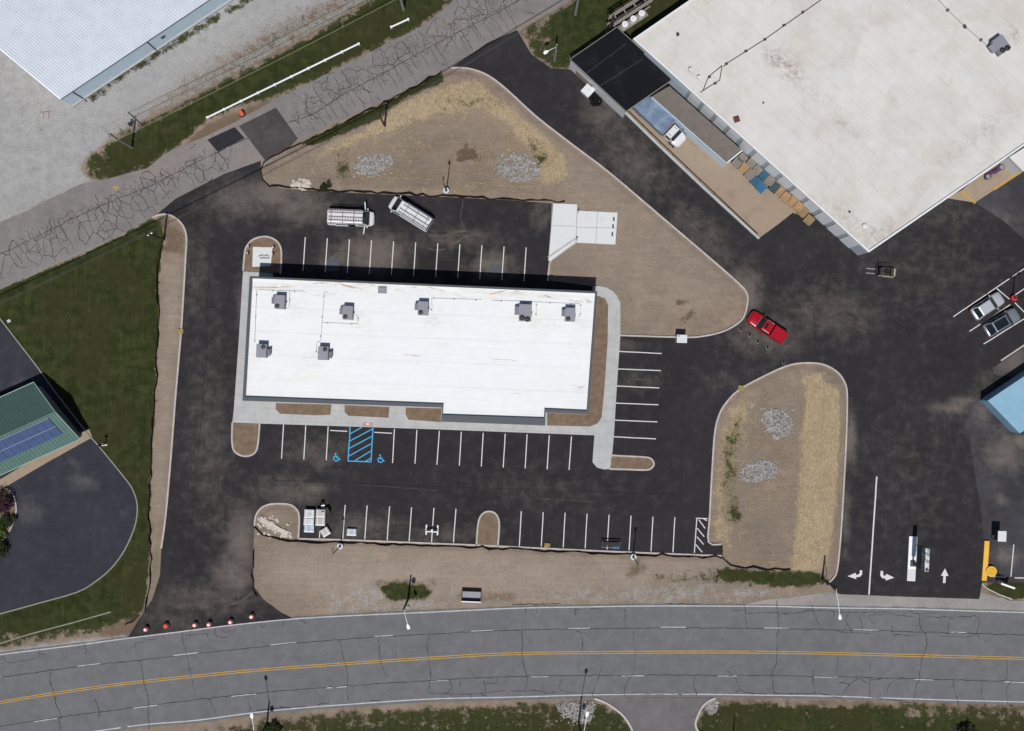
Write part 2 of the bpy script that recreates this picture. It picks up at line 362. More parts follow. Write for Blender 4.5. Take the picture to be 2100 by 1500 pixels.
HWY_N = [(-80,1355),(0,1343),(80,1333),(170,1322),(250,1311),(370,1296),(480,1282),(600,1270),(720,1263),(880,1256),(1050,1248),(1200,1245),(1350,1243),(1575,1244),(1700,1247),(1850,1249),(1980,1253),(2180,1259)]
HWY_S = [(-80,1537),(0,1525),(100,1512),(180,1502),(300,1486),(400,1478),(520,1462),(620,1452),(700,1446),(880,1434),(1050,1430),(1230,1425),(1400,1424),(1575,1426),(1700,1428),(1850,1433),(1980,1437),(2180,1442)]
HWY_Y = [(-80,1455),(0,1441),(100,1424),(250,1403),(400,1387),(525,1375),(700,1362),(880,1350),(1050,1341),(1300,1338),(1575,1338),(1850,1344),(2180,1353)]
LANE_N = [(-80,1401),(0,1390),(160,1368),(290,1354),(400,1341),(525,1328),(610,1319),(770,1307),(900,1300),(1050,1293),(1290,1289),(1400,1288),(1600,1290),(1750,1293),(1900,1297),(2180,1304)]
LANE_S = [(-80,1502),(0,1490),(70,1479),(125,1471),(300,1448),(400,1436),(525,1422),(700,1408),(900,1395),(1050,1388),(1300,1385),(1575,1386),(1700,1388),(1900,1393),(2180,1401)]
HWY = [(x, y - (4 if x < 1500 else 4)) for x, y in HWY_N] + [(x, y + 6) for x, y in HWY_S[::-1]]
SHOULDER = [(1500,1244),(1560,1232),(1640,1222),(1700,1214),(1722,1218),(1850,1223),(2008,1228),(2012,1214),(2035,1222),(2070,1232),(2180,1236),(2180,1258),(1980,1252),(1700,1246)]
LEFT_LOT = [(-80,560),(-40,600),(0,653),(40,705),(80,757),(110,800),(180,890),(197,908),(260,985),(275,1010),(282,1037),(279,1072),(266,1108),(250,1138),(228,1166),(200,1190),(160,1214),(80,1237),(0,1259),(-80,1278)]

# ------------------------------------------------------------------ the ground sheet
RES = .25
fx = np.arange(-66, 66 + 1e-6, RES); fy = np.arange(-48, 48 + 1e-6, RES)
GX, GY = np.meshgrid(fx, fy)
def mask(poly): return pip(P2(poly), GX, GY).astype(np.float32)
def blur(a, r):
    k = max(1, int(round(r / RES)))
    for ax in (0, 1):
        for _ in range(2):
            p = np.pad(a, [(k, k) if i == ax else (0, 0) for i in (0, 1)], mode='edge'); c = np.cumsum(p, axis=ax)
            c = np.concatenate([np.zeros_like(np.take(c, [0], ax)), c], ax); n = a.shape[ax]; w = 2 * k + 1
            a = (np.take(c, np.arange(w, w + n), ax) - np.take(c, np.arange(0, n), ax)) / w
    return a
W = {k: np.zeros_like(GX, np.float32) for k in ('grass', 'gravel', 'straw', 'soil', 'wet', 'pale')}
def lay(key, poly, val=1.0, soft=.5):
    m = blur(mask(poly), soft); W[key] = W[key] * (1 - m) + val * m
    if key in ('grass', 'gravel', 'straw') and val > .6:
        for k in ('grass', 'gravel', 'straw'):
            if k != key: W[k] = W[k] * (1 - m)
GRASS_N = [(170,342),(250,276),(330,240),(420,190),(520,138),(620,85),(700,40),(780,-10),(860,-60),(990,-60),(930,0),(860,58),(800,84),(700,134),(600,186),(545,212),(480,225),(420,255),(385,290),(345,312),(300,346),(235,372),(190,365)]
lay('gravel', [(-80,-80),(900,-80),(780,-10),(620,85),(420,190),(250,276),(165,340),(205,372),(100,410),(0,460),(-80,500)])
lay('soil', [(260,262),(400,165),(520,80),(640,10),(740,-40),(840,-40),(700,45),(560,118),(400,205),(300,262)], 1, .9)
lay('gravel', [(240,250),(400,135),(520,60),(640,0),(740,-50),(830,-40),(690,42),(540,125),(400,200),(270,268)], .47, 1.1)
lay('grass', [(170,200),(330,92),(480,5),(540,-30),(560,-20),(460,38),(330,118),(235,178),(195,212)], .60, .35)   # weeds along the shed
lay('wet', [(300,235),(420,150),(540,70),(660,5),(760,-40),(820,-40),(690,38),(540,118),(400,195)], .38, .8)
lay('grass', GRASS_N, 1, .8)
lay('grass', [(160,350),(250,280),(330,243),(330,262),(250,300),(200,360)], .62, .8)
lay('grass', [(360,322),(410,262),(470,232),(560,200),(560,222),(470,262),(410,300)], .05, .5)
lay('soil', [(350,325),(410,262),(470,232),(560,200),(560,222),(470,262),(410,300)], .85, .6)
lay('grass', [(540,212),(620,170),(640,178),(560,216)], .45, .6)
lay('grass', [(-80,640),(0,596),(45,574),(210,504),(312,448),(330,455),(338,490),(330,530),(324,600),(326,680),(321,760),(317,850),(311,960),(307,1060),(308,1130),(300,1215),(292,1250),(266,1290),(190,1300),(80,1318),(0,1332),(-80,1345)], 1, .3)
lay('soil', [(200,1295),(290,1250),(300,1262),(268,1306),(205,1310)], 1, .5); lay('grass', [(200,1290),(285,1258),(268,1306),(205,1312)], .15, .5)
lay('grass', [(0,1300),(200,1285),(200,1312),(0,1338)], .42, .7)
lay('gravel', [(-80,1345),(80,1322),(200,1308),(265,1305),(265,1318),(-80,1362)], .8, .3)
lay('soil', [(310,448),(345,445),(380,480),(380,520),(335,525),(335,490)], .75, .6)
lay('soil', [(60,500),(210,500),(310,450),(310,458),(210,512)], .6, .3)
lay('grass', [(950,-60),(1060,60),(1040,70)], .4, .6)
lay('grass', [(1075,62),(1110,48),(1170,8),(1240,-60),(1500,-60),(1420,10),(1300,85),(1260,60),(1180,110),(1165,142),(1130,138),(1095,112)], 1, .4)
lay('grass', [(1072,64),(1120,45),(1150,90),(1150,125),(1130,138),(1095,112)], .5, 1.0); lay('soil', [(1072,64),(1120,45),(1160,95),(1160,140),(1130,138),(1095,112)], .8, .8)
# island north: dirt, straw matting, weeds, wet soil
lay('grass', [(600,303),(690,258),(790,212),(870,168),(905,147),(912,168),(860,190),(800,225),(800,245),(740,262),(690,280),(640,300)], 1.1, .25)
lay('straw', [(640,315),(740,270),(830,205),(940,170),(985,165),(1000,188),(1060,230),(1120,280),(1165,330),(1165,360),(1120,385),(1060,370),(1105,345),(1080,300),(1030,250),(985,225),(900,240),(830,262),(760,290),(700,312),(660,325)], .92, .6)
lay('grass', [(680,310),(718,300),(718,365),(690,365)], .54, .6); lay('grass', [(1065,270),(1100,280),(1135,335),(1105,350)], .52, .6); lay('grass', [(880,205),(960,192),(1030,205),(1060,240),(1000,222),(900,228)], .44, .5); lay('grass', [(700,368),(760,372),(760,388),(700,384)], .42, .5)
lay('straw', [(720,368),(900,378),(1000,378),(1130,395),(1130,410),(920,398),(740,388)], .55, .7)
lay('soil', [(850,250),(970,235),(1040,290),(1040,370),(700,368),(660,350),(760,320)], .42, 2.0)
lay('wet', [(930,322),(955,290),(975,300),(990,308),(992,325),(970,335),(940,338),(915,342)], .66, .4)
lay('wet', [(1382,640),(1390,612),(1408,610),(1410,625),(1440,630),(1440,650),(1420,660),(1395,662)], .52, .5)
lay('wet', [(1340,540),(1356,540),(1356,550),(1340,550)], .4, .4)
lay('gravel', [(640,355),(690,345),(680,365),(650,366)], .5, .4); lay('gravel', [(600,368),(634,368),(634,388),(600,388)], .3, .3)
lay('gravel', [(560,392),(680,396),(920,407),(1060,414),(1130,418),(1130,412),(920,399),(680,388)], .45, .25)
# south strip
lay('gravel', [(600,1268),(650,1232),(700,1200),(780,1195),(880,1215),(1000,1225),(1200,1205),(1400,1190),(1560,1195),(1700,1205),(1720,1220),(1560,1236),(1350,1242),(1050,1248),(720,1262)], .50, 1.2)
lay('soil', [(760,1190),(900,1185),(900,1205),(760,1208)], .75, .5); lay('soil', [(930,1215),(1060,1210),(1060,1240),(935,1238)], .7, .6)
lay('grass', [(772,1200),(800,1196),(870,1200),(890,1215),(868,1230),(800,1232)], .95, .35)
lay('grass', [(1330,1180),(1450,1165),(1500,1168),(1600,1172),(1690,1180),(1698,1196),(1650,1203),(1560,1196),(1450,1190),(1330,1192)], .62, .5)
lay('grass', [(1460,1165),(1560,1168),(1690,1178),(1698,1196),(1600,1202),(1480,1188)], .95, .4)
lay('soil', [(1285,1150),(1330,1145),(1330,1185),(1270,1185)], .8, .8)
lay('pale', [(650,1125),(900,1130),(1250,1145),(1480,1150),(1470,1185),(1300,1200),(1000,1225),(700,1225),(560,1215),(540,1160)], .85, 1.5); lay('pale', [(335,540),(380,540),(340,1060),(312,1060),(325,700)], .45, .6); lay('pale', [(1180,300),(1480,560),(1520,620),(1300,670),(1150,560),(1150,420)], .35, 2.0)
lay('pale', [(980,150),(1050,200),(1160,300),(1200,400),(1130,400),(1170,340),(1040,210)], .4, 1.0)
# east island
lay('straw', EAST_ISLE + [(1600,1172),(1490,1150)], .24, .8)
lay('straw', [(560,350),(700,300),(900,230),(990,220),(1100,345),(1130,400),(700,385),(570,378)], .30, 1.0)
lay('straw', [(1650,772),(1684,770),(1690,790),(1718,800),(1722,850),(1716,960),(1709,1060),(1704,1110),(1690,1168),(1622,1168),(1636,1080),(1644,960),(1648,880),(1656,820)], 1.1, .22)
lay('straw', [(1726,790),(1740,830),(1736,980),(1724,1120),(1712,1180),(1700,1165),(1711,1110),(1716,1060),(1723,960),(1729,850)], .05, .2)
lay('straw', [(1475,880),(1500,835),(1540,810),(1545,850),(1515,920),(1500,1000),(1500,1080),(1500,1150),(1620,1165),(1620,1172),(1500,1160),(1485,1130),(1465,1090),(1465,1000)], .62, .7)
lay('grass', [(1478,905),(1510,850),(1540,850),(1530,880),(1515,940),(1510,1010),(1515,1080),(1490,1060),(1475,1000)], .56, .7); lay('grass', [(1480,1030),(1520,1030),(1525,1075),(1485,1080)], .56, .6)
lay('soil', [(1500,790),(1640,760),(1650,880),(1625,1080),(1520,1000),(1540,880)], .42, 2.2)
# right corner and south verge
lay('grass', [(2016,1200),(2036,1190),(2200,1190),(2200,1236),(2070,1230),(2030,1216)], .95, .3)
lay('grass', [(-80,1560),(470,1490),(530,1476),(620,1466),(700,1458),(1000,1444),(1225,1436),(1225,1560),(-80,1600)], .60, .6)
lay('grass', [(640,1495),(800,1480),(1000,1465),(1190,1470),(1290,1490),(1290,1560),(600,1560)], .72, .7); lay('grass', [(1222,1436),(1275,1465),(1300,1500),(1300,1560),(1190,1560),(1195,1450)], .75, .4)
lay('soil', [(470,1490),(620,1468),(900,1450),(1150,1440),(1150,1470),(900,1480),(640,1497),(470,1515)], .85, .8)
lay('grass', [(1430,1560),(1428,1475),(1445,1450),(1470,1440),(1700,1445),(1900,1447),(2180,1455),(2180,1560)], .80, .5)
lay('grass', [(1440,1466),(1600,1462),(1800,1468),(2180,1475),(2180,1560),(1440,1560)], .78, .6)
lay('grass', [(1850,1450),(2180,1456),(2180,1475),(1850,1470)], .5, .6); lay('soil', [(1400,1432),(2180,1446),(2180,1466),(1470,1450)], .9, .6)
# heights: kerbed areas sit 0.1 m up, basins dip
ERO = lambda poly: (blur(mask(poly), RES) > .985).astype(np.float32)
Z = np.full_like(GX, -.045, np.float32)
up = ERO(ISLAND_N)
LAWN = [(-80,640),(0,600),(45,580),(210,510),(312,455)] + WEST_EDGE + [(328,1180),(312,1230),(293,1256),(266,1288),(190,1298),(80,1316),(0,1330),(-80,1340)]
up = np.maximum(up, ERO(LAWN) * (1 - (blur(mask(LEFT_LOT), RES) > .01)))
SSTRIP = SW_ISLE + SOUTH_KERB[1:] + EAST_ISLE + [(1700,1204),(1500,1230),(1050,1242),(720,1256),(606,1262),(575,1250),(545,1226),(526,1204),(522,1160)]
up = np.maximum(up, ERO(SSTRIP))
up = np.maximum(up, ERO([(2020,1199),(2040,1193),(2200,1193),(2200,1232),(2070,1228),(2036,1216)]))
Z = Z + up * .155
BN = [(600,345),(720,300),(850,250),(960,220),(1040,250),(1090,300),(1110,340),(1080,365),(900,365),(700,362)]
BE = [(1500,900),(1530,830),(1600,790),(1640,800),(1640,900),(1625,1050),(1610,1130),(1530,1120),(1505,1020)]
inN = ERO(ISLAND_N); inE = ERO(SSTRIP)
Z -= .85 * blur(mask(BN), 1.6) * blur(inN, .5) + .75 * blur(mask(BE), 1.4) * blur(inE, .5)
Z += .10 * blur(rng.normal(0, 1, GX.shape).astype(np.float32), 1.2) * 3.0 * blur(up, .75)
def zat(x, y):
    i = int(np.clip(round((y - fy[0]) / RES), 0, len(fy) - 1)); j = int(np.clip(round((x - fx[0]) / RES), 0, len(fx) - 1)); return float(Z[i, j])
far = np.array([70, 80, 100, 140, 220, 400, 800, 1600, 3000.])
ax_ = np.concatenate([-far[::-1], fx, far]); ay_ = np.concatenate([-far[::-1], fy, far]); nf = len(far)
AX, AY = np.meshgrid(ax_, ay_); padw = ((nf, nf), (nf, nf))
AZ = np.pad(Z, padw, mode='edge')
ny, nx = AX.shape
me = bpy.data.meshes.new('ground')
me.vertices.add(nx * ny); me.vertices.foreach_set('co', np.stack([AX, AY, AZ], -1).astype(np.float32).ravel())
ii, jj = np.meshgrid(np.arange(ny - 1), np.arange(nx - 1), indexing='ij'); a = (ii * nx + jj).ravel()
q = np.stack([a, a + 1, a + nx + 1, a + nx], -1).astype(np.int32)
me.loops.add(q.size); me.loops.foreach_set('vertex_index', q.ravel()); me.polygons.add(len(q))
me.polygons.foreach_set('loop_start', np.arange(0, q.size, 4, dtype=np.int32)); me.polygons.foreach_set('use_smooth', np.ones(len(q), bool))
me.update(calc_edges=True)
for k in W:
    at = me.attributes.new(k, 'FLOAT', 'POINT'); at.data.foreach_set('value', np.pad(W[k], padw, mode='edge').astype(np.float32).ravel())
me.materials.append(M['ground']); g = bpy.data.objects.new('ground', me); C.objects.link(g); struct(g)

# ------------------------------------------------------------------ paved sheets
def sheet(name, pts, z, mat, grid=1.2, attrs=None, parent=None, kind='structure', zpx=0.0, world_pts=False):
    poly = pts if world_pts else P2(pts, zpx); P = np.array(poly)
    vs = [Vector(p) for p in poly]
    if grid:
        X, Y = np.meshgrid(np.arange(P[:, 0].min() + grid / 2, P[:, 0].max(), grid), np.arange(P[:, 1].min() + grid / 2, P[:, 1].max(), grid))
        ins = pip(poly, X, Y); vs += [Vector((x, y)) for x, y in zip(X[ins], Y[ins])]
    n = len(poly)
    r = delaunay_2d_cdt(vs, [], [list(range(n))], 1, 1e-5)
    co = r[0]; fs = []
    for f in r[2]:
        p, q_, s_ = (co[i] for i in f[:3]); cx = sum(co[i].x for i in f) / len(f); cy = sum(co[i].y for i in f) / len(f)
        if (q_.x - p.x) * (s_.y - p.y) - (q_.y - p.y) * (s_.x - p.x) < 0: f = list(f)[::-1]
        fs.append((tuple(f), cx, cy))
    ok = pip(poly, np.array([f[1] for f in fs]), np.array([f[2] for f in fs])); fs = [f[0] for f, o in zip(fs, ok) if o]
    me = bpy.data.meshes.new(name); zz = z if callable(z) else (lambda x, y: z)
    me.from_pydata([(v.x, v.y, zz(v.x, v.y)) for v in co], [], fs); me.materials.append(mat)
    for k, fn in (attrs or {}).items():
        at = me.attributes.new(k, 'FLOAT', 'POINT'); X = np.array([v.x for v in co]); Y = np.array([v.y for v in co]); at.data.foreach_set('value', fn(X, Y).astype(np.float32))
    me.update(); o = bpy.data.objects.new(name, me); C.objects.link(o)
    if parent is not None: o.parent = parent
    if kind and parent is None: o['kind'] = kind
    return o
def blobs(lst):
    def fn(X, Y):
        r = np.zeros_like(X)
        for x, y, rx, ry, s, *rot in lst:
            c = px(x, y); a = rot[0] if rot else 0.0
            dx = (X - c.x) * S; dy = -(Y - c.y) * S; u = dx * math.cos(a) + dy * math.sin(a); v = -dx * math.sin(a) + dy * math.cos(a)
            r = np.maximum(r, s * np.exp(-((u / rx) ** 2 + (v / ry) ** 2)))
        return r
    return fn
DUST = blobs([(560,395,50,30,1.15),(610,425,80,40,.75),(490,410,70,45,.7),(770,520,70,42,1.0),(690,530,40,30,.7),(1010,545,46,26,1.0),(940,490,110,26,.5),(1110,440,30,40,.5),(500,620,16,90,.5),(430,900,60,240,.38),
              (495,1110,36,80,.9),(480,1180,50,50,.85),(590,1010,80,36,.6),(650,930,80,40,.5),(420,1230,130,40,.5),(350,1280,90,30,.4),(740,1085,90,36,.55),(900,1100,160,26,.4),(1530,600,34,60,.9),(1570,690,90,50,.6),(1740,905,16,55,1.1),
              (1735,1060,12,90,.6),(1700,640,120,70,.45),(1960,832,50,13,1.1,-.25),(1985,870,16,40,.4),(1300,330,110,60,.5,.8),(1440,480,120,40,.5,.8),(1240,230,60,60,.5),(1260,705,60,16,.5),(1310,780,60,24,.35),(640,1003,30,8,.9),(840,600,300,30,.3),
              (1480,780,60,30,.3),(1900,560,200,120,.22),(1100,1000,200,60,.22),(400,560,40,140,.35),(1870,980,130,200,.2),(1940,440,80,40,.3),(2020,790,30,30,.45)])
lot = sheet('parking_lot', LOT, .012, M['new_asphalt'], .9, {'dust': DUST})
left_lot = sheet('side_car_park', LEFT_LOT, .010, M['left_asphalt'], 1.2, {'dust': blobs([(170,990,30,16,.9),(150,945,14,10,.7),(60,1050,30,26,.8),(40,790,30,20,.5),(250,1050,20,8,.4)])})
street = sheet('street', rough_path([tuple(px(*p).xy) for p in STREET + STREET[:1]], .8, .05)[:-1], 0.0, M['old_street'], 1.5, {'dust': blobs([(330,340,90,30,.8,-.45),(520,330,60,30,.9,-.45),(440,270,70,20,.8,-.45),(660,280,150,16,.7,-.45),(1080,50,60,20,.8),(180,420,90,20,.5,-.45),(900,60,120,16,.5,-.45)])}, world_pts=True)
hwy = sheet('highway', rough_path([tuple(px(*p).xy) for p in HWY + HWY[:1]], .8, .035)[:-1], .004, M['highway'], 2.0, {'dust': blobs([(900,1252,500,6,.5),(300,1320,300,6,.5)])}, world_pts=True)
sheet('road_shoulder', rough_path([tuple(px(*p).xy) for p in SHOULDER + SHOULDER[:1]], .7, .05)[:-1], -.004, M['shoulder'], 1.5, {'dust': blobs([(1560,1235,120,14,.7)])}, world_pts=True)
sheet('driveway', [(1222,1431),(1250,1446),(1275,1465),(1290,1485),(1300,1510),(1305,1560),(1440,1560),(1432,1510),(1427,1490),(1428,1475),(1440,1450),(1463,1431)], .001, M['drive_asphalt'], 1.5, {'dust': blobs([(1330,1440,80,10,.6)])})
sheet('worn_car_park', [(1984,828),(1992,930),(2004,1000),(2013,1060),(2017,1105),(2014,1195),(2220,1195),(2220,780),(2080,800)], .018, M['worn_asphalt'], 1.2, {'dust': blobs([(2010,850,20,30,.7),(2060,930,50,40,.8),(2050,1030,16,10,1.0),(2060,1140,30,20,.8),(2090,905,30,20,.9)])})
sheet('worn_yard', [(1998,415),(2060,455),(2110,500),(2220,590),(2220,280),(2060,360)], .018, M['worn_asphalt'], 1.2, {'dust': blobs([(2060,450,40,20,.5)])})
sheet('gravel_pocket', [(2056,742),(2100,712),(2220,640),(2220,760),(2100,775),(2040,770),(2035,755)], .020, M['worn_patch'], 1.0, {'dust': blobs([(2080,740,50,25,.9)])})
sheet('asphalt_patch', [(425,287),(481,261),(502,284),(447,312)], .028, M['patch_asphalt'], 1.0, {'dust': blobs([])})
sheet('road_patch', [(490,259),(566,221),(611,285),(588,308),(545,331)], .028, M['worn_patch'], 1.0, {'dust': blobs([(560,270,30,10,.6,-.4)])})
sheet('road_patch', [(500,318),(536,300),(560,330),(530,345)], .003, M['old_street'], 1.0, {'dust': blobs([(525,320,30,20,.9)])})
# small patched squares by the rear doors
for pts in ([(668,544),(671,533),(683,525),(696,536),(696,556),(667,556)], [(1003,560),(1005,543),(1031,544),(1030,562)]):
    sheet('concrete_patch', pts, .020, M['patch_blue'], None)
# concrete
apron = sheet('loading_apron', [(1282,230),(1340,195),(1500,330),(1600,395),(1655,445),(1625,437),(1596,460),(1556,489),(1440,382),(1340,287)], .03, M['tan_concrete'], None)
sheet('dock_slab', [(1936,406),(1999,416),(1972,391)], .029, M['tan_concrete'], None)
dock2 = sheet('dock_slab', [(1972,391),(1999,416),(2042,388),(2098,350),(2110,325),(2060,315)], .032, M['tan_concrete'], None)
sheet('shop_walk', [(-40,1005),(10,978),(80,935),(150,893),(182,879),(190,897),(100,947),(18,995),(-40,1030)], .03, M['tan_concrete'], None)

# ------------------------------------------------------------------ kerbs
def kerb(pts, n=3, w=.215, z1=.155, closed=False, mat='kerb', nm='kerb'):
    p = smooth_path(pts, n, closed) if n > 1 else pts
    return struct(MB().wall(P2(p), w, -.12, z1, closed=closed).build(nm, M[mat]))
kerb(ISLAND_N[:18], 3); kerb([(1123,577),(1127,540),(1131,534)], 1); kerb([(1124,528),(1180,490)], 1, .22, .2)
kerb(WEST_EDGE, 3)
kerb(SW_ISLE[1:], 3); kerb(SOUTH_KERB, 1); kerb(EAST_ISLE, 3, z1=.15)
kerb([(0,653),(40,705),(80,757),(110,800),(180,890),(197,908),(260,985),(275,1010),(282,1037),(279,1072),(266,1108),(250,1138),(228,1166),(200,1190),(160,1214),(80,1237),(0,1259),(-60,1273)], 3, .17, .13, mat='old_kerb')
kerb([(-60,1338),(0,1320),(60,1301),(150,1277),(228,1255)], 2, .16, .14, mat='old_kerb')
kerb([(50,572),(100,547),(174,513),(215,497)], 1, .2, .05, mat='old_kerb')
kerb([(1219,1433),(1232,1437),(1250,1446),(1275,1465),(1290,1485),(1298,1505),(1300,1540)], 3, .26); kerb([(1467,1432),(1455,1437),(1440,1450),(1430,1470),(1426,1486),(1432,1502),(1440,1520)], 3, .26)
kerb([(2052,740),(2100,708),(2160,668)], 1, .2); kerb([(2014,1197),(2024,1207),(2050,1220),(2075,1229)], 2, .16, .12)
kerb([(2035,1182),(2052,1183),(2062,1184)], 1, .2, .14); kerb([(2080,1185),(2140,1186)], 1, .2, .14)
kerb([(2,1110),(14,1098),(22,1085),(30,1065),(34,1045),(30,1020),(22,1008),(8,1000)], 2, .16, .14)
# planted islands
def island(pts, z=.13, n=4, closed_kerb=True, kp=None):
    p = smooth_path(pts, n, True) if n > 1 else pts
    sheet('planting_bed', p, z, M['bed_soil'], .6)
    kerb(kp or pts, n, closed=closed_kerb)
island([(477,868),(533,869),(531,905),(526,925),(515,934),(503,936),(488,932),(477,922),(475,900)], n=1, closed_kerb=False, kp=smooth_path([(477,866),(476,900),(479,922),(489,932),(503,936),(517,933),(526,924),(530,905),(533,868)], 3))
island([(978,1119),(981,1075),(985,1060),(994,1051),(1004,1049),(1014,1052),(1021,1061),(1023,1075),(1020,1120)], n=1, closed_kerb=False, kp=smooth_path([(977,1119),(980,1078),(985,1060),(994,1051),(1004,1049),(1014,1052),(1021,1061),(1024,1078),(1021,1120)], 3))
island([(1253,935),(1325,938),(1334,942),(1340,950),(1337,958),(1328,964),(1252,962)], n=1, closed_kerb=False, kp=smooth_path([(1252,934),(1290,936),(1325,938),(1336,942),(1341,951),(1337,959),(1326,964),(1290,963),(1250,962)], 3))
island([(500,554),(502,520),(506,506),(516,494),(532,487),(548,486),(562,491),(572,500),(577,514),(577,560),(520,562)], n=1, closed_kerb=False, kp=smooth_path([(499,556),(502,520),(506,506),(516,494),(532,487),(548,486),(562,491),(572,500),(577,514),(577,540),(575,562)], 3))

# ------------------------------------------------------------------ sidewalks in slabs
WALK = [(499,556),(516,558),(560,562),(560,800),(1215,830),(1215,588),(1228,587),(1243,590),(1256,597),(1266,608),(1272,622),(1272,690),(1265,790),(1259,890),(1255,935),(1251,962),(1238,963),(1224,959),(1215,948),(1216,930),(1219,893),(900,881),(535,869),(477,867),(480,840),(490,700)]
BEDS = [[(566,827),(680,830),(678,851),(650,852),(575,849),(566,840)], [(707,831),(799,835),(797,857),(715,853),(707,846)], [(832,836),(906,838),(905,866),(838,861),(832,850)],
        [(1190,608),(1228,608),(1241,613),(1247,626),(1246,700),(1240,790),(1234,855),(1226,868),(1210,875),(1122,873),(1122,843),(1190,846)]]
walk = sheet('sidewalk', WALK, .128, M['joint'], None)
r0 = math.radians(-2.2); wpoly = P2(WALK); bpolys = [P2(b) for b in BEDS]
BLD_G = P2([(524,578),(1214,606),(1200,842),(510,816)])
ca, sa = math.cos(r0), math.sin(r0); o0 = px(1255, 890)
mslab = M['concrete']
for i in range(-34, 4):
    for j in range(-8, 16):
        g_ = .008; s_ = 1.52
        cell = [(i * s_ + g_, j * s_ + g_), ((i + 1) * s_ - g_, j * s_ + g_), ((i + 1) * s_ - g_, (j + 1) * s_ - g_), (i * s_ + g_, (j + 1) * s_ - g_)]
        cell = [(o0.x + u * ca - v * sa, o0.y + u * sa + v * ca) for u, v in cell]
        cx = sum(c[0] for c in cell) / 4; cy = sum(c[1] for c in cell) / 4
        if in_poly(BLD_G, cx, cy): continue
        pc = clip_convex(wpoly, cell)
        if len(pc) < 3 or area(pc) < .12: continue
        if any(all(in_poly(b, x, y) for x, y in cell) for b in bpolys): continue
        MB().prism(pc, .05, .150 + random.uniform(-.002, .002)).build('slab', mslab, walk)
for b in BEDS: sheet('planting_bed', smooth_path(b, 1, True), .162, M['bed_soil'], .5)
# tactile ramp plate and bin pad
plate = sheet('ramp_plate', [(745,866),(765,867),(764,875),(744,874)], .156, simple('brick_red', (.42, .25, .215), .8, .2), None)
MB().box(tuple(px(754, 870, .16)), (.42, .22, .01), r0).build('label_tile', M['paint_white'], plate)
pad = sheet('enclosure_pad', [(1134,417),(1184,419),(1183,432),(1267,436),(1262,503),(1184,499),(1148,524),(1128,538),(1124,535)], .14, M['joint'], None)
for pc in ([(1135,418),(1183.5,420),(1181.5,464),(1131,463)], [(1131,464),(1181.5,465),(1180,498),(1146,523),(1127,537),(1125,534)], [(1184.5,433),(1225,435),(1223,467),(1182.5,466)], [(1226,435),(1266,437),(1264,468),(1224,467)], [(1182.5,467),(1223,468),(1221,500),(1182,498)], [(1224,468),(1264,469),(1261.5,502),(1222,500)]):
    MB().prism(P2(pc), .04, .175).build('slab', M['pad_concrete'], pad)

# ------------------------------------------------------------------ painted markings
def line(a, b, w=.115, z=.022, mat='paint_white', nm='stall_line', parent=lot):
    return MB().ribbon(rough_path(P2([a, b]), 1.2, .006), w, z).build(nm, M[mat], parent)
for i in range(11): line((626 + 45.3 * i, 487 + 2.1 * i), (621.5 + 45.3 * i, 556 + 2.1 * i))
for a, b in [((581.5,871),(577.5,941)),((627,873),(623,942.5)),((673,875),(669,944)),((809,880),(805,950)),((855,882),(851,951)),((901,884),(896,953.5)),((946,886),(942,955)),((991,888),(987,957)),((1036,890),(1032,959)),((1081,891),(1077,961)),((1126.5,893),(1122,963)),((1172,895),(1167,964)),
             ((708,1036),(703,1106)),((753,1037),(748,1107)),((799,1039),(794,1109)),((844,1041),(839,1110)),((890,1042),(885,1112)),((935,1044),(930,1113)),((1069,1049),(1065,1120)),((1114,1051),(1110,1121)),((1159,1052),(1155,1123)),((1204,1054),(1200,1125)),((1249,1056),(1245,1127)),((1294,1058),(1290,1129)),((1339,1060),(1335,1131)),((1384,1061),(1380,1133)),((1429,1063),(1424,1134)),
             ((1268,721),(1357,725.5)),((1267,757),(1355,760.5)),((1265,792),(1352,796)),((1262,827),(1350,830.5)),((1259,862),(1348,865.5)),((1256,896),(1345,900.5)),((677,883),(712,885)),((768,887),(804,889)),((656,1090),(655,1105)),
             ((1427,1063),(1451,1064)),((1433,1066),(1446,1084)),((1430,1084),(1444,1101)),((1429,1101),(1443,1117)),((1427,1117),(1440,1133)),((1443,1065),(1450,1068)),
             ((1955,650),(2160,511)),((2044,592),(2070,614)),((1988,680),(2072,625)),((2082,605),(2160,553)),((2017,706),(2160,617)),((2081,621),(2110,650)),
             ((2079,1117),(2073,1183))]:
    line(a, b, z=.026 if a[0] > 2030 and a[1] > 800 else .022)
for a, b in [((718,876),(714,945)),((765,878),(761,947)),((713,946),(762,947.5))]: line(a, b, .13, mat='paint_blue', nm='bay_outline')
for a, b in [((718,890),(742,877)),((717,905),(764,880)),((716,920),(763,895)),((715,936),(762,910)),((728,945),(761,925)),((750,946),(761,940))]: line(a, b, .12, z=.0245, mat='paint_blue', nm='bay_hatch')
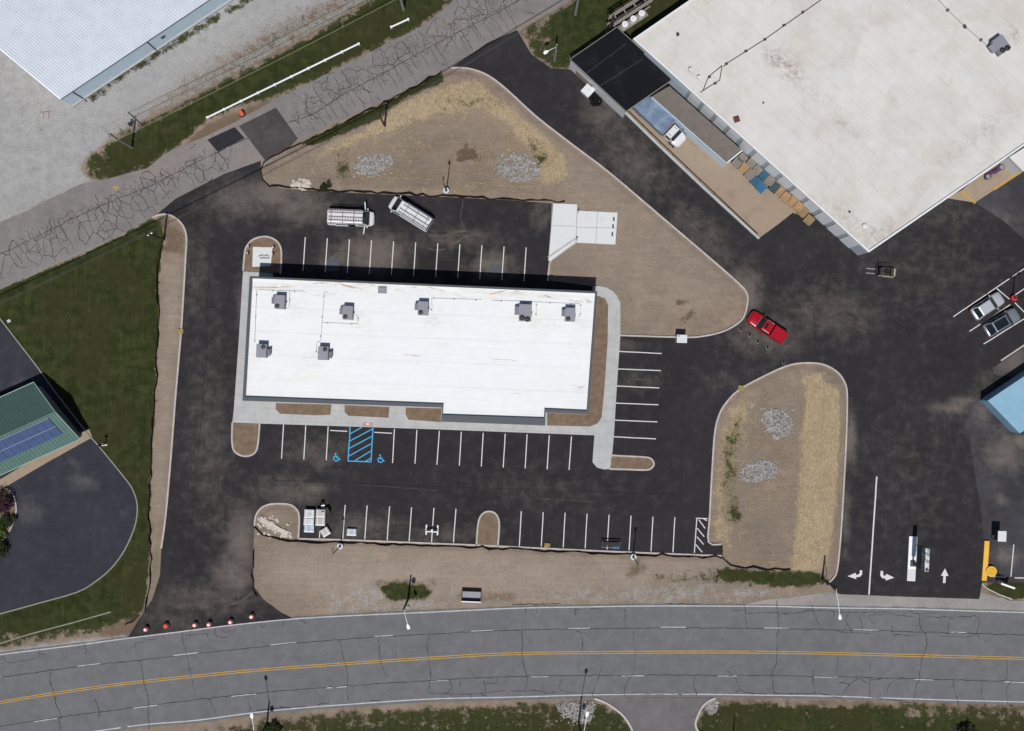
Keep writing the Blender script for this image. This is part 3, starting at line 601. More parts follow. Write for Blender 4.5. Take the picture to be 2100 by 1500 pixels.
def isa(x, y):
    b = MB(); c = px(x, y); s = 1 / S
    arc = [(c.x + (-.5 + 5.2 * math.cos(a)) * s, c.y + (-2.5 + 5.2 * math.sin(a)) * s) for a in np.linspace(math.radians(110), math.radians(350), 14)]
    b.ribbon(arc, 2.0 * s, .0225)
    b.ribbon([(c.x - 1.5 * s, c.y + 4.5 * s), (c.x - .5 * s, c.y - 1 * s), (c.x + 4 * s, c.y - 1.2 * s), (c.x + 6.3 * s, c.y - 5 * s), (c.x + 8.2 * s, c.y - 4.4 * s)], 1.9 * s, .0236); b.ribbon([(c.x - 1 * s, c.y + 2 * s), (c.x + 3.5 * s, c.y + 1.8 * s)], 1.6 * s, .0248)
    b.prism([(c.x + (-1.8 + 1.8 * math.cos(a)) * s, c.y + (7 + 1.8 * math.sin(a)) * s) for a in np.linspace(0, 2 * PI, 10)[:-1]], .0221, .0226)
    b.build('wheelchair_symbol', M['paint_blue'], lot)
isa(690, 938); isa(781, 941)
line((1798,978),(1782,1220), .17, nm='lane_line')
def arrow(pts_list, nm='lane_arrow'):
    b = MB()
    for i, p in enumerate(pts_list): b.prism(P2(p), .021, .0225 + i * .0012)
    b.build(nm, M['paint_white'], lot)
arrow([[(1738,1182),(1755,1175),(1756,1188)], [(1755,1179),(1760,1179),(1763,1176),(1763,1170),(1768,1170),(1768,1178),(1764,1183),(1756,1184)]])
arrow([[(1834,1185),(1817,1177),(1816,1191)], [(1817,1181),(1812,1181),(1811,1178),(1811,1171),(1806,1171),(1805,1180),(1809,1186),(1817,1187)]])
arrow([[(1938,1166),(1929.5,1181),(1945,1181.5)], [(1934.5,1181),(1939.5,1181),(1939,1196),(1933.5,1196)]])
line((1970,392),(2000,417), .3, .04, 'road_yellow', 'yellow_line', dock2); line((2038,389),(2096,351), .3, .04, 'road_yellow', 'yellow_line', dock2)
line((231,386),(242,383), .22, .012, 'road_yellow', 'survey_mark', street); line((236,390),(244,386), .18, .0135, 'road_yellow', 'survey_mark', street)
# highway lines
def along(path, x0, x1):
    P = sorted(path); out = []
    f = lambda x: np.interp(x, [p[0] for p in P], [p[1] for p in P])
    for x in np.arange(x0, x1, 12): out.append((float(x), float(f(x))))
    out.append((x1, float(f(x1)))); return out
def hline(path, w, z, mat, nm): MB().ribbon(P2(path), w, z).build(nm, M[mat], hwy)
sp = lambda p: [(q[0], q[1]) for q in smooth_path(p, 5)]
hline(sp(HWY_N), .135, .014, 'road_white', 'edge_line')
for x0, x1 in ((-80,248),(262,1390),(1398,2180)): hline(along(sp(HWY_S), x0, x1), .135, .014, 'road_white', 'edge_line')
for d in (-1.9, 1.9): hline([(x, y + d) for x, y in sp(HWY_Y)], .115, .014, 'road_yellow', 'centre_line')
for x0, x1 in ((-40,2),(160,206),(355,407),(555,607),(768,806),(966,1011),(1165,1210),(1355,1406),(1567,1617),(1750,1800),(1950,1982)): hline([(x, y - 1.2) for x, y in along(sp(LANE_N), x0, x1)], .13, .016, 'road_white', 'lane_dash')
for x0, x1 in ((70,117),(273,323),(475,525),(670,712),(883,920),(1090,1125),(1275,1322),(1472,1510),(1670,1718),(1875,1915),(2060,2110)): hline([(x, y + 1) for x, y in along(sp(LANE_S), x0, x1)], .13, .016, 'road_white', 'lane_dash')
# cracks
CR = {0: [[(420,1015),(405,1080),(440,1190),(465,1290),(510,1385),(485,1400),(495,1490)],[(1150,920),(1165,1000),(1180,1090),(1215,1240),(1215,1350),(1225,1490)],[(1490,685),(1500,760),(1530,870),(1555,990),(1570,1060),(1605,1225)],[(685,780),(710,840),(705,870)],[(775,1230),(800,1290),(820,1340),(810,1385)],[(0,950),(40,935),(100,940),(210,915),(310,895),(320,870)],[(20,880),(45,935)],[(320,820),(325,865),(380,875)],[(1100,820),(1115,770),(1180,770),(1185,730)],[(1200,750),(1270,750),(1275,735)],[(1330,700),(1345,740)],[(1700,1235),(1725,1245),(1750,1310),(1775,1365)],[(2035,1265),(2055,1310),(2045,1345)],[(1520,715),(1700,700),(1705,730)],[(1770,660),(1760,700),(1780,720),(1860,730)],[(1800,660),(1850,690),(1940,660),(1910,690)]],
      525: [[(665,750),(695,780),(715,880),(735,960),(755,1070),(745,1180),(760,1255)],[(1005,735),(1010,800),(1020,920),(1040,980),(1070,1060)],[(1435,710),(1405,760),(1410,860),(1430,1000),(1435,1080),(1415,1155)],[(1150,855),(1145,910)],[(1590,1085),(1610,1140),(1570,1190)],[(1675,1085),(1670,1135)],[(1870,1085),(1890,1180)],[(1980,1060),(1980,1110),(1890,1105)],[(1400,1185),(1700,1195),(1900,1185),(2050,1165)],[(1590,1200),(1620,1225)],[(1740,1195),(1775,1210),(1760,1230)],[(1840,1195),(1890,1210),(1890,1225)],[(0,1330),(300,1300),(410,1300),(410,1310)],[(190,1295),(280,1310)],[(500,1275),(600,1272)],[(930,1250),(1000,1245),(1010,1262)],[(30,625),(50,645),(75,630)],[(360,580),(410,620),(400,590)],[(230,600),(220,640)]],
      1050: [[(80,680),(85,780),(80,880),(100,980),(125,1060),(120,1130),(105,1165)],[(525,670),(570,690),(580,760),(570,840)],[(925,490),(928,580),(935,655)],[(995,670),(1000,760),(1015,850),(1000,980),(990,1030),(950,1090),(925,1150),(922,1205)],[(730,990),(720,1040),(680,1120),(660,1220)],[(410,1045),(410,1080),(385,1130),(400,1165),(440,1180),(580,1188),(1100,1195),(1450,1195),(1520,1205)],[(0,1170),(100,1170),(200,1165),(300,1190),(380,1180)],[(1495,1040),(1490,1120),(1515,1200)],[(1740,985),(1810,1035),(1870,1130),(1860,1165),(1780,1200)],[(1870,1155),(1920,1185),(2090,1195)],[(1895,440),(1915,510),(1918,590),(1925,660)],[(1915,535),(2100,525)],[(1800,485),(1800,505),(1910,512)],[(515,495),(515,555)],[(515,505),(560,505)],[(110,490),(110,545)],[(210,485),(205,530)],[(640,495),(740,492)],[(0,462),(400,455)],[(1250,455),(1550,458)]],
      1575: [[(70,425),(80,560),(90,660),(75,700),(75,860),(70,950),(30,1010),(40,1090),(45,1170),(60,1190)],[(350,430),(370,510),(400,590),(440,670)],[(0,525),(120,535),(230,530),(330,510),(530,512),(540,560)],[(540,520),(700,525),(980,522),(1040,548),(1200,560)],[(655,540),(635,590),(670,640),(680,690)],[(655,620),(620,670)],[(745,550),(770,620),(775,670)],[(715,545),(730,525)],[(830,545),(845,610),(880,612)],[(840,545),(940,545)],[(1140,470),(1160,515),(1240,540),(1245,620),(1260,670),(1295,700),(1305,790),(1290,850),(1260,900),(1245,1000),(1245,1080),(1220,1110),(1200,1240),(1185,1268),(1080,1250),(900,1225),(820,1215)],[(1240,540),(1310,530),(1390,530)],[(1290,555),(1400,568),(1495,562),(1480,640),(1468,710)],[(1495,575),(1560,562),(1650,562),(1690,548),(1730,575),(1735,620),(1710,690),(1735,745)],[(1020,630),(1010,690),(1030,710),(1205,715)],[(570,680),(640,692),(830,697)],[(1385,695),(1410,718),(1620,730),(1710,710)],[(575,880),(560,960),(560,1040)],[(840,950),(835,1000)],[(370,1000),(370,1080),(385,1190),(340,1195),(40,1190)],[(385,1185),(500,1200),(520,1215),(600,1222)],[(600,1222),(630,1170),(665,1120),(740,1065),(800,1100),(835,1105)],[(665,1115),(600,1100),(580,1105)],[(835,1060),(835,1220)],[(835,1085),(980,1060)],[(1110,1060),(1050,1075),(1000,1110),(975,1175)],[(1515,1080),(1535,1180),(1555,1240),(1570,1285)],[(1755,1085),(1750,1190),(1760,1230),(1780,1250)],[(1965,905),(1960,1070),(1930,1090)],[(2000,1090),(1970,1120),(1950,1200),(1970,1285)]]}
b = MB(); zc = .0180
for ox, ls in CR.items():
    for l in ls:
        pts = P2([(ox + x / 4, 1125 + y / 4) for x, y in l]); pts = rough_path(pts, .28, .035)
        zc += .00002; wv = random.uniform(.6, 1.15); b.ribbon(pts, [random.uniform(.02, .105) * wv for _ in pts], zc)
for pth in (LANE_N, LANE_S, HWY_Y):
    pts = rough_path(P2(sp(pth)), .45, .035); zc += .00004
    b.ribbon(pts, [random.uniform(.02, .045) if pth is HWY_Y else random.uniform(.04, .10) for _ in pts], zc)
tag(b.build('crack_seal', M['crack'], hwy), kind='stuff')
def voronoi(pts):
    r = delaunay_2d_cdt([Vector(p) for p in pts], [], [], 0, 1e-6); co = r[0]; em = {}; cc = []
    for fi, f in enumerate(r[2]):
        A, B, D = (co[i] for i in f); d = 2 * (A.x * (B.y - D.y) + B.x * (D.y - A.y) + D.x * (A.y - B.y))
        if abs(d) < 1e-9: cc.append((A.x, A.y))
        else:
            a2, b2, c2 = A.length_squared, B.length_squared, D.length_squared
            cc.append(((a2 * (B.y - D.y) + b2 * (D.y - A.y) + c2 * (A.y - B.y)) / d, (a2 * (D.x - B.x) + b2 * (A.x - D.x) + c2 * (B.x - A.x)) / d))
        for i in range(3): em.setdefault(tuple(sorted((f[i], f[(i + 1) % 3]))), []).append(fi)
    return [(cc[v[0]], cc[v[1]]) for v in em.values() if len(v) == 2]
spoly = P2(STREET); b = MB(); zc = .0082
CEN = [(-60,552),(0,523),(155,446),(235,410),(312,380),(440,315),(560,262),(640,235),(700,196),(800,143),(900,87),(980,46),(1060,4),(1120,-40)]
def sdist(x, y):        # signed pixel offset from the middle joint, + is the north lane
    return np.interp(x, [c[0] for c in CEN], [c[1] for c in CEN]) - y
def crackset(n, box, keep, w, stretch):
    global zc
    pts = []
    ca, sa = math.cos(-.465), math.sin(-.465)
    while len(pts) < n: pts.append((random.uniform(*box[0]), random.uniform(*box[1])))
    # points live in a frame turned along the street
    for (a, c) in voronoi([(u, v * stretch) for u, v in pts]):
        A = (a[0], a[1] / stretch); B = (c[0], c[1] / stretch)
        q = [(u * ca - v * sa, u * sa + v * ca) for u, v in (A, B)]
        if math.dist(q[0], q[1]) > 120: continue
        pr = keep(*[(q[0][i] + q[1][i]) / 2 for i in (0, 1)])
        if random.random() > pr: continue
        wq = P2(q)
        if not (in_poly(spoly, *wq[0]) and in_poly(spoly, *wq[1])): continue
        p = rough_path(wq, .22, .06); zc += .000004
        wv = random.uniform(.65, 1.2); b.ribbon(p, [random.uniform(w * .5, w * 1.35) * wv for _ in p], zc)
def keepA(x, y):
    if 480 < x < 610: return 0
    d = sdist(x, y)
    if x > 560: return .9 if -6 < d < 70 else (.12 if d <= -6 else 0)
    return .85 if -80 < d < 16 else (.45 if d > 0 and x > 250 else .05)
def keepB(x, y):
    d = sdist(x, y)
    if x > 600: return .75 * math.exp(-((d - 14) / 22) ** 2)
    return .6 * math.exp(-((d - 2) / 12) ** 2) if 60 < x < 420 else 0
crackset(560, ((-250, 1150), (380, 580)), keepA, .078, .7)
crackset(3000, ((-250, 1150), (400, 560)), keepB, .05, .8)
print('CRACKS', len(b.f)); pts = rough_path(P2(smooth_path(CEN, 4)), .4, .05); zc += .0005; b.ribbon(pts, [random.uniform(.05, .12) for _ in pts], zc)
for x in list(np.arange(610, 1050, 17)) + list(np.arange(20, 470, 27)):
    x = x + random.uniform(-8, 8); y = np.interp(x, [c[0] for c in CEN], [c[1] for c in CEN]); L_ = random.uniform(20, 58)
    p = P2([(x, y), (x + L_ * .35, y + L_ * .5), (x + L_ * .62, y + L_)]); p = [q_ for q_ in rough_path(p, .4, .06) if in_poly(spoly, *q_)]
    if len(p) > 2: zc += .00001; b.ribbon(p, [random.uniform(.03, .075) for _ in p], zc)
tag(b.build('crack_seal', M['street_crack'], street), kind='stuff')
sm('mud', (.105, .083, .068), .95, .05, var=.3, scale=1.5, fine=.2)
for pts, w in (([(876,482),(905,485),(930,477),(960,473)], .32), ([(915,500),(935,498),(955,485),(985,481)], .34), ([(878,510),(895,513),(915,511)], .22), ([(960,480),(945,450),(950,410)], .10), ([(478,1140),(482,1180),(490,1228)], .16), ([(700,1060),(745,1062),(775,1085),(800,1098)], .12), ([(450,1245),(480,1238),(510,1222),(522,1206)], .18), ([(1100,1022),(1160,1026),(1220,1030)], .09), ([(740,995),(820,1000),(900,1008)], .06), ([(1290,778),(1330,779)], .12)):
    p = rough_path(P2(smooth_path(pts, 4)), .3, .05); MB().ribbon(p, [.02] + [random.uniform(.25, 1.0) * w for _ in p[2:]] + [.02], .0185).build('mud_trail', M['mud'], lot)
sm('seam', (.0165, .0155, .017), .95, .05)
for pts in ([(1868,870),(1866,980),(1860,1090)], [(1760,620),(1740,740),(1742,870)], [(560,985),(900,998),(1300,1012),(1440,1018)], [(600,470),(900,478),(1120,486)], [(430,520),(420,760),(400,1000),(380,1200)], [(1100,170),(1300,350),(1500,530),(1600,640)], [(1400,720),(1400,900),(1395,1040)], [(1620,560),(1800,640),(1990,760)]):
    p = rough_path(P2(smooth_path(pts, 4)), .8, .015); MB().ribbon(p, [random.uniform(.02, .05) for _ in p], .0172).build('paving_seam', M['seam'], lot)
b = MB(); 
for pts in ([(655,322),(740,285),(830,235),(900,205),(960,192),(1010,205),(1070,255),(1130,320)], [(690,345),(760,298),(840,258),(905,238),(985,226)], [(985,226),(1040,270),(1090,330),(1112,350)], [(740,366),(860,366),(960,372),(1040,382),(1120,378),(1160,352)], [(1656,780),(1650,880),(1645,980),(1636,1080),(1624,1165)], [(1722,800),(1727,870),(1717,1000),(1708,1100)], [(1520,850),(1505,900),(1503,960)], [(1500,1150),(1560,1150),(1622,1152)], [(1690,790),(1684,900),(1680,1000)]):
    p = rough_path(P2(smooth_path(pts, 5)), .4, .05); z_ = [zat(*q_) + .03 for q_ in p]
    for a, c, za, zb in zip(p, p[1:], z_, z_[1:]): b.tube((*a, za), (*c, zb), random.uniform(.02, .05), 4)
tag(b.build('matting_seam', M['straw_stalk']), 'seams of the straw erosion matting on the banks', 'matting', kind='stuff')

# ------------------------------------------------------------------ buildings
def wallq(b, p, q, z0, z1, th=.2, mi=0):
    """upright wall slab from xy p to q"""
    p = Vector(p[:2]); q = Vector(q[:2]); m = (p + q) / 2; d = q - p
    b.box((m.x, m.y, (z0 + z1) / 2), (d.length, th, z1 - z0), math.atan2(d.y, d.x), mi); return b
def lerp2(a, b, t): return (a[0] + (b[0] - a[0]) * t, a[1] + (b[1] - a[1]) * t)

# --- the new commercial building in the middle
ZR = 5.6
OUT = [(512,567),(1225,598),(1207,850),(1119,846),(1118,873),(905,865),(907,836),(497,822)]
INN = [(517,571),(1220.5,602),(1203,843),(1116.5,839),(1115.5,858),(908,851),(909.5,829),(503,814)]
bc = px(860, 715)
B = thing('commercial_building', 'long new building with white flat roof and slate edging amid the car park', 'building', bc)
wo = P2(OUT, ZR); wi = P2(INN, ZR)
shr = [lerp2(a, (bc.x, bc.y), .004) for a in wo]
for i in range(8):
    a, c = shr[i], shr[(i + 1) % 8]; wallq(MB(), a, c, 0, ZR - .35, .16).build('wall', M['main_wall'], B, True)
for i in range(8):
    j = (i + 1) % 8; MB().prism([wo[i], wo[j], wi[j], wi[i]], ZR - .75, ZR + (.004 if i % 2 else 0)).build('coping', M['slate_metal'], B, True)
CREASE = [(500,592),(540,590),(680,579),(775,602),(868,586),(958,611),(1045,594),(1215,622),(1240,622)]
def rz_(X, Y):
    c = px(0, 0, 5.2); x = X * S * CAMH / (CAMH - 5.2) + 1050; y = 750 - Y * S * CAMH / (CAMH - 5.2)
    f = np.interp(x, [p[0] for p in CREASE], [p[1] for p in CREASE]); return 5.2 + max(0.0, f - y) / S * .09 + .015 * math.sin(X * .8) * math.sin(Y * .6)
stain = lambda L: (lambda X, Y: blobs([(1050 + (x - 1050) * (CAMH - 5.2) / CAMH, 750 + (y - 750) * (CAMH - 5.2) / CAMH, *r) for x, y, *r in L])(X, Y))
st_main = stain([(526,591,16,4,1),(580,589,45,3,.8),(690,581,34,4,1),(740,587,24,3,.5),(870,587,22,3,.6),(1030,597,20,4,.8),(1060,600,60,4,.9,.12),(1130,609,30,3,.6),(1203,619,14,3,1),(600,632,30,18,.4),(735,655,26,22,.45),(885,655,26,26,.35),(645,735,24,18,.4),(525,735,20,16,.4),(1105,660,40,18,.4),(1190,665,16,16,.35),(700,600,180,12,.25),(1000,605,150,12,.25),(850,728,40,2,.4),(1186,795,14,4,.7),(830,597,60,10,.25),(1150,800,60,30,.16),(508,810,30,6,.3)])
roof = sheet('roof', wi, lambda X, Y: rz_(X, Y), M['main_roof'], .55, {'stain': st_main}, parent=None, kind=None, world_pts=True)
roof.parent = B; roof.location = -B.location
sm('roof_dirt', (.50, .40, .30), .8, .1, var=.3, scale=2)
def dirt_line(pts, w, nm='dirt_line', mat='roof_dirt'):
    wp_ = rough_path(P2(pts, 5.2), .35, .04); b = MB(); seg = []
    for p in wp_ + [None]:
        if p is None or random.random() < .13:
            if len(seg) > 2:
                zt_ = max(rz_(*q_) for q_ in seg) + .012; MB().ribbon(seg, [0.01] + [random.uniform(.02, w) for _ in seg[2:]] + [0.01], zt_).build(nm, M[mat], B, True)
            seg = []
        else: seg.append(p)
for pts, w in (([(640,582),(680,579),(730,592)], .22), ([(690,580),(775,602)], .07), ([(800,599),(868,586),(958,611)], .09), ([(1000,606),(1045,594),(1090,601),(1140,612)], .2), ([(1140,612),(1210,622)], .08), ([(520,590),(560,590),(610,588)], .2), ([(1196,618),(1214,619)], .3), ([(825,727),(845,729),(905,732)], .1), ([(1010,737),(1060,740)], .07), ([(1176,795),(1200,794)], .16), ([(1030,806),(1070,808)], .07), ([(700,600),(640,607)], .05)): dirt_line(pts, w)
for k in range(8):          # shopfront glazing under the south parapet
    for (a, c, ts) in ((shr[7], shr[6], (.12 + .11 * k, .19 + .11 * k)), (shr[5], shr[4], (.04 + .12 * k, .13 + .12 * k))):
        if k > 6 and a is shr[5]: continue
        p, q_ = lerp2(a, c, ts[0]), lerp2(a, c, ts[1]); n = Vector((c[1] - a[1], -(c[0] - a[0]))).normalized() * .10
        wallq(MB(), (p[0] + n.x, p[1] + n.y), (q_[0] + n.x, q_[1] + n.y), .35, 2.7, .06).build('window', M['glass'], B, True)
mh = MB(); c = px(784, 596, 5.4); mh.box((c.x, c.y, 5.38), (1.0, .72, .45), r0); 
h = tag(mh.build('roof_hatch', M['grey_metal']), 'small square grey hatch near the north edge of the central white roof', 'roof hatch')
def hvac(x, y, flip, sc, label, fans=1, z=5.22, rot=r0, grp='rooftop units on the central white roof'):
    c = px(x, y, z + .6); t = thing('rooftop_unit', label, 'air conditioner', (c.x, c.y, z), rot, grp)
    sc = sc * .93; w, d, hh = 1.22 * sc, 1.66 * sc, 1.05
    MB().box((0, 0, .10), (w + .05, d + .05, .2)).build('base_rail', M['dark_metal'], t)
    body = MB().box((0, 0, .2 + hh / 2), (w, d, hh)).build('cabinet', M['grey_metal'], t)
    MB().box((0, 0, .2 + hh + .015), (w + .06, d + .06, .03)).build('lid', M['grey_metal'], body)
    s = -1 if flip else 1
    b = MB(); hx = -s * (w / 2 + .24 * sc); hy = s * .18 * sc
    b.loft([[(hx - .24 * sc, hy - .42 * sc, .55), (hx + .24 * sc, hy - .42 * sc, .55), (hx + .24 * sc, hy + .42 * sc, .55), (hx - .24 * sc, hy + .42 * sc, .55)],
            [(hx - .24 * sc, hy - .42 * sc, .85), (hx + .24 * sc, hy - .42 * sc, 1.25), (hx + .24 * sc, hy + .42 * sc, 1.25), (hx - .24 * sc, hy + .42 * sc, .85)]]).build('intake_hood', M['grey_metal'], t)
    fy_ = -s * .52 * sc
    for k in range(fans):
        fx_ = (-.25 * sc * s if fans == 1 else (-.30 + .55 * k) * sc); 
        fr = MB(); 
        for q_ in range(16):
            a0, a1 = 2 * PI * q_ / 16, 2 * PI * (q_ + 1) / 16
            fr.loft([[(fx_ + r_ * math.cos(a), fy_ - (.12 * k * sc) + r_ * math.sin(a), zz) for r_, zz in ((.30 * sc, 1.26), (.30 * sc, 1.34), (.26 * sc, 1.34), (.26 * sc, 1.26))] for a in (a0, a1)], cap=False)
        fr.build('fan_shroud', M['dark_metal'], t)
        MB().cyl((fx_, fy_ - .12 * k * sc, 1.283), .265 * sc, .015, 16).build('fan_well', M['black'], t)
        fb = MB().cyl((fx_, fy_ - .12 * k * sc, 1.30), .06, .03, 8)
        for q_ in range(4): fb.box((fx_ + .14 * sc * math.cos(q_ * PI / 2 + .4), fy_ - .12 * k * sc + .14 * sc * math.sin(q_ * PI / 2 + .4), 1.31), (.2 * sc, .09, .01), q_ * PI / 2 + .4, ry=.2)
        fb.build('fan_blade', M['dark_metal'], t)
    MB().box((s * (w / 2 + .06), -s * .15, .7), (.1, .18, .35)).build('disconnect_box', M['grey_metal'], t)
    return t
hvac(575, 620, False, 1.0, 'grey rooftop unit nearest the northwest corner of the central white roof')
hvac(714, 642, False, 1.0, 'grey rooftop unit with a gas pipe looped below it on the central white roof')
hvac(868, 633, False, 1.0, 'grey rooftop unit just right of the roof hatch on the central white roof')
hvac(1077, 642, False, 1.25, 'larger grey rooftop unit with two fans on the central white roof', 2)
hvac(1169, 646, False, 1.0, 'grey rooftop unit nearest the east edge of the central white roof')
hvac(538, 720, True, 1.0, 'grey rooftop unit by the west edge of the white roof, fan on its north end')
hvac(664, 725, True, 1.0, 'grey rooftop unit at the lower end of the long gas pipe on the white roof')
def pipe(lines, label, z=5.36, r=.017, blocks=(), mat='pipe_grey', bm='grey_metal', bs=.15, zz=None):
    t = thing('gas_pipe', label, 'pipe', tuple(px(*lines[0][0], z)))
    for l in lines:
        b = MB()
        for p, q_ in zip(l, l[1:]): b.tube(px(*p, z), px(*q_, z), r, 6)
        b.build('pipe_run', M[mat], t, True)
    for x, y in blocks:
        c = px(x, y, z); MB().box((c.x, c.y, z - .08), (bs, bs * .8, .12), random.uniform(0, 1)).build('support_block', M[bm], t, True)
pipe([[(530,595),(625,598)],[(594,597),(593,628),(588,634)],[(526,596),(522,700)]], 'thin grey gas pipe along the northwest corner of the central white roof', blocks=[(559,596.5),(604,598.5),(594,615),(526,605),(524,650),(522,700)])
pipe([[(672,600),(665,601),(660,665),(657,700),(650,703),(648,722),(652,725)],[(660,662),(733,665),(734,648),(728,647)]], 'long grey gas pipe with a side branch between two units on the white roof', blocks=[(664,608),(660,651),(657,690),(671,663),(721,665),(734,653),(648,721)])
pipe([[(886,638),(885,612),(988,615)]], 'grey gas pipe running right from the unit beside the roof hatch', blocks=[(890,612),(931,614),(976,616),(884,636)])
pipe([[(1010,617),(1060,618),(1190,624),(1190,645),(1186,652)],[(1100,621),(1100,648)]], 'grey gas pipe above the two eastern units on the white roof', blocks=[(1028,618),(1077,620),(1128,622),(1171,624),(1191,627),(1190,645),(1100,626),(1099,645)])

# --- white-roofed warehouse, upper right
ZW = 5.3; WA, WB = (1298,80), (1782,518); WC, WD = (2300,162), (1815,-275)
Bw = thing('warehouse', 'big warehouse with stained off-white flat roof and panelled side wall at upper right', 'warehouse', px(1800, 120))
wp = P2([WA, WB, WC, WD], ZW)
cw = (sum(p[0] for p in wp) / 4, sum(p[1] for p in wp) / 4)
ins = [lerp2(p, cw, .012) for p in wp]
st_w = stain([(1590,120,26,16,.9,.7),(1625,150,26,10,1,.9),(1612,135,40,24,.5,.7),(1670,187,22,6,.6,.9),(1722,250,12,10,.5),(1755,272,22,6,.5,.8),(2085,70,20,14,.6),(1985,295,14,8,.4),(1960,310,60,10,.35,-.62),(2020,265,60,14,.35,-.62),(1800,480,60,20,.4,-.6),(1740,450,60,20,.35,.73),(1420,150,14,8,.5)])
rf = sheet('roof', ins, ZW - .25, M['warehouse_roof'], 1.0, {'stain': st_w}, kind=None, world_pts=True); rf.parent = Bw; rf.location = -Bw.location
for i in range(4):
    j = (i + 1) % 4; MB().prism([wp[i], wp[j], ins[j], ins[i]], ZW - .6, ZW).build('coping', M['white_metal'], Bw, True)
for p, q_ in ((wp[1], wp[2]), (wp[2], wp[3]), (wp[3], wp[0])):
    p, q_ = lerp2(p, cw, .006), lerp2(q_, cw, .006); wallq(MB(), p, q_, 0, ZW - .5, .2).build('wall', M['white_metal'], Bw, True)
A = Vector(wp[0]); Bv = Vector(wp[1]); u = (Bv - A).normalized(); Lw = (Bv - A).length; nrm = Vector((u.y, -u.x)); 
if nrm.dot(-A) < 0: nrm = -nrm
def wbox(t0, t1, z0, z1, off, th, nm, mat):
    p = A + u * t0 - nrm * (.14 - off); q_ = A + u * t1 - nrm * (.14 - off); return wallq(MB(), p, q_, z0, z1, th).build(nm, M[mat], Bw, True)
wbox(0, Lw, 0, ZW - .5, 0, .14, 'wall', 'pier_grey')
wbox(0, 9.0, 0, ZW - .6, .09, .05, 'wall_cladding', 'pale_blue_wall')
sp_ = 2.13
for k in range(14):
    t0 = 9.35 + k * sp_
    if t0 + 1.5 > Lw: break
    wbox(t0 + .10, min(t0 + sp_ - .42, Lw - .1), .0, ZW - .62, .11, .07, 'wall_panel', 'panel_white')
hvac(2050, 94, False, 1.25, 'grey rooftop unit with two fans on the stained warehouse roof', 2, 5.05, math.radians(36), None)
pipe([[(1690,-4),(1627,40),(1569,81),(1490,131),(1484,137)],[(1481,135),(1453,158),(1442,186)],[(1481,136),(1476,165),(1436,190)]], 'dark pipe on blocks running down the left part of the warehouse roof', 5.25, .04, [(1647,25),(1608,52),(1569,81),(1530,105),(1490,131),(1455,158),(1467,171)], 'dark_metal', 'dark_metal', .34)
pipe([[(1920,-5),(1944,21),(1978,54),(2012,83),(2032,100)]], 'thin pipe on blocks running to the unit on the warehouse roof', 5.2, .03, [(1944,21),(1978,53),(1980,56),(2012,82)], 'grey_metal', 'dark_metal', .36)
for i, (x, y, r, hh, lb) in enumerate(((1390,72,.18,.6,'small dark roof vent nearest the upper left corner of the warehouse roof'),(1415,143,.2,.55,'white capped roof vent left of its twin beside the bent pipe'),(1433,159,.22,.55,'white capped roof vent right of its twin, nearest the bent pipe'),(1774,464,.30,.25,'white domed vent near the south corner of the warehouse roof'),(1743,435,.12,.3,'small pipe vent left of the domed vent at the warehouse south corner'),(1566,211,.1,.3,'small dark pipe vent in the left middle of the warehouse roof'))):
    c = px(x, y, 5.4); t = thing('roof_vent', lb, 'roof vent', (c.x, c.y, 5.05), 0, 'vents on the warehouse roof')
    MB().cyl((0, 0, 0), r * .7, hh, 12).build('stack', M['dark_metal'], t); MB().cyl((0, 0, hh), r, .05, 14).cyl((0, 0, hh + .05), r, .1, 14, r * .35).build('cap', M['white_metal' if i in (1, 2, 3) else 'dark_metal'], t)
c = px(1511, 245, 5.4); t = thing('roof_curb', 'small rusty red square curb on the warehouse roof', 'roof hatch', (c.x, c.y, 5.05), .3)
MB().box((0, 0, .15), (.62, .62, .3)).build('frame', M['rust'], t); MB().box((0, 0, .32), (.7, .7, .05)).build('lid', simple('rust_red', (.11, .035, .03)), t)
# annex with a lower roof, right edge
an = P2([(2070,323),(2220,228),(2250,268),(2098,352)], 3.6); Ba = thing('annex', 'low annex with pale flat roof at the right edge against the warehouse', 'building', px(2140, 300))
MB().prism(an, 3.2, 3.6).build('roof', M['warehouse_roof'], Ba, True); 
for i in range(4): wallq(MB(), lerp2(an[i], an[(i + 2) % 4], .02), lerp2(an[(i + 1) % 4], an[(i + 3) % 4], .02), 0, 3.2, .15).build('wall', M['white_metal'], Ba, True)
# dock with black roof
dk = P2([(1265,56),(1322,108),(1319,112),(1377,165),(1284,229),(1169,122)], 4.5); Bd = thing('loading_dock', 'loading dock building with black flat roof and white side wall beside the warehouse', 'building', px(1275, 150))
MB().prism(dk, 4.2, 4.5).build('roof', M['black_roof'], Bd, True)
for a, c in ((5, 0), (0, 1), (4, 5), (3, 4)):
    wallq(MB(), dk[a], dk[c], 4.18, 4.54, .07).build('roof_trim', M['old_kerb'], Bd, True)
seam = [lerp2(dk[5], dk[4], .28), lerp2(dk[0], dk[3], .25), lerp2(dk[5], dk[4], .52), lerp2(dk[0], dk[3], .55)]
for p, q_ in ((seam[0], seam[1]), (seam[2], seam[3])): wallq(MB(), lerp2(p, q_, .02), lerp2(p, q_, .92), 4.5, 4.512, .05).build('roof_seam', M['dark_metal'], Bd, True)
cdk = (sum(p[0] for p in dk) / 6, sum(p[1] for p in dk) / 6); wk = [lerp2(p, cdk, .02) for p in dk]
wallq(MB(), wk[5], wk[4], 0, 4.2, .16).build('wall', M['white_metal'], Bd, True)
wallq(MB(), wk[5], wk[0], 0, 4.2, .16).build('wall', M['white_metal'], Bd, True)
n2 = -Vector((dk[4][1] - dk[5][1], -(dk[4][0] - dk[5][0]))).normalized()
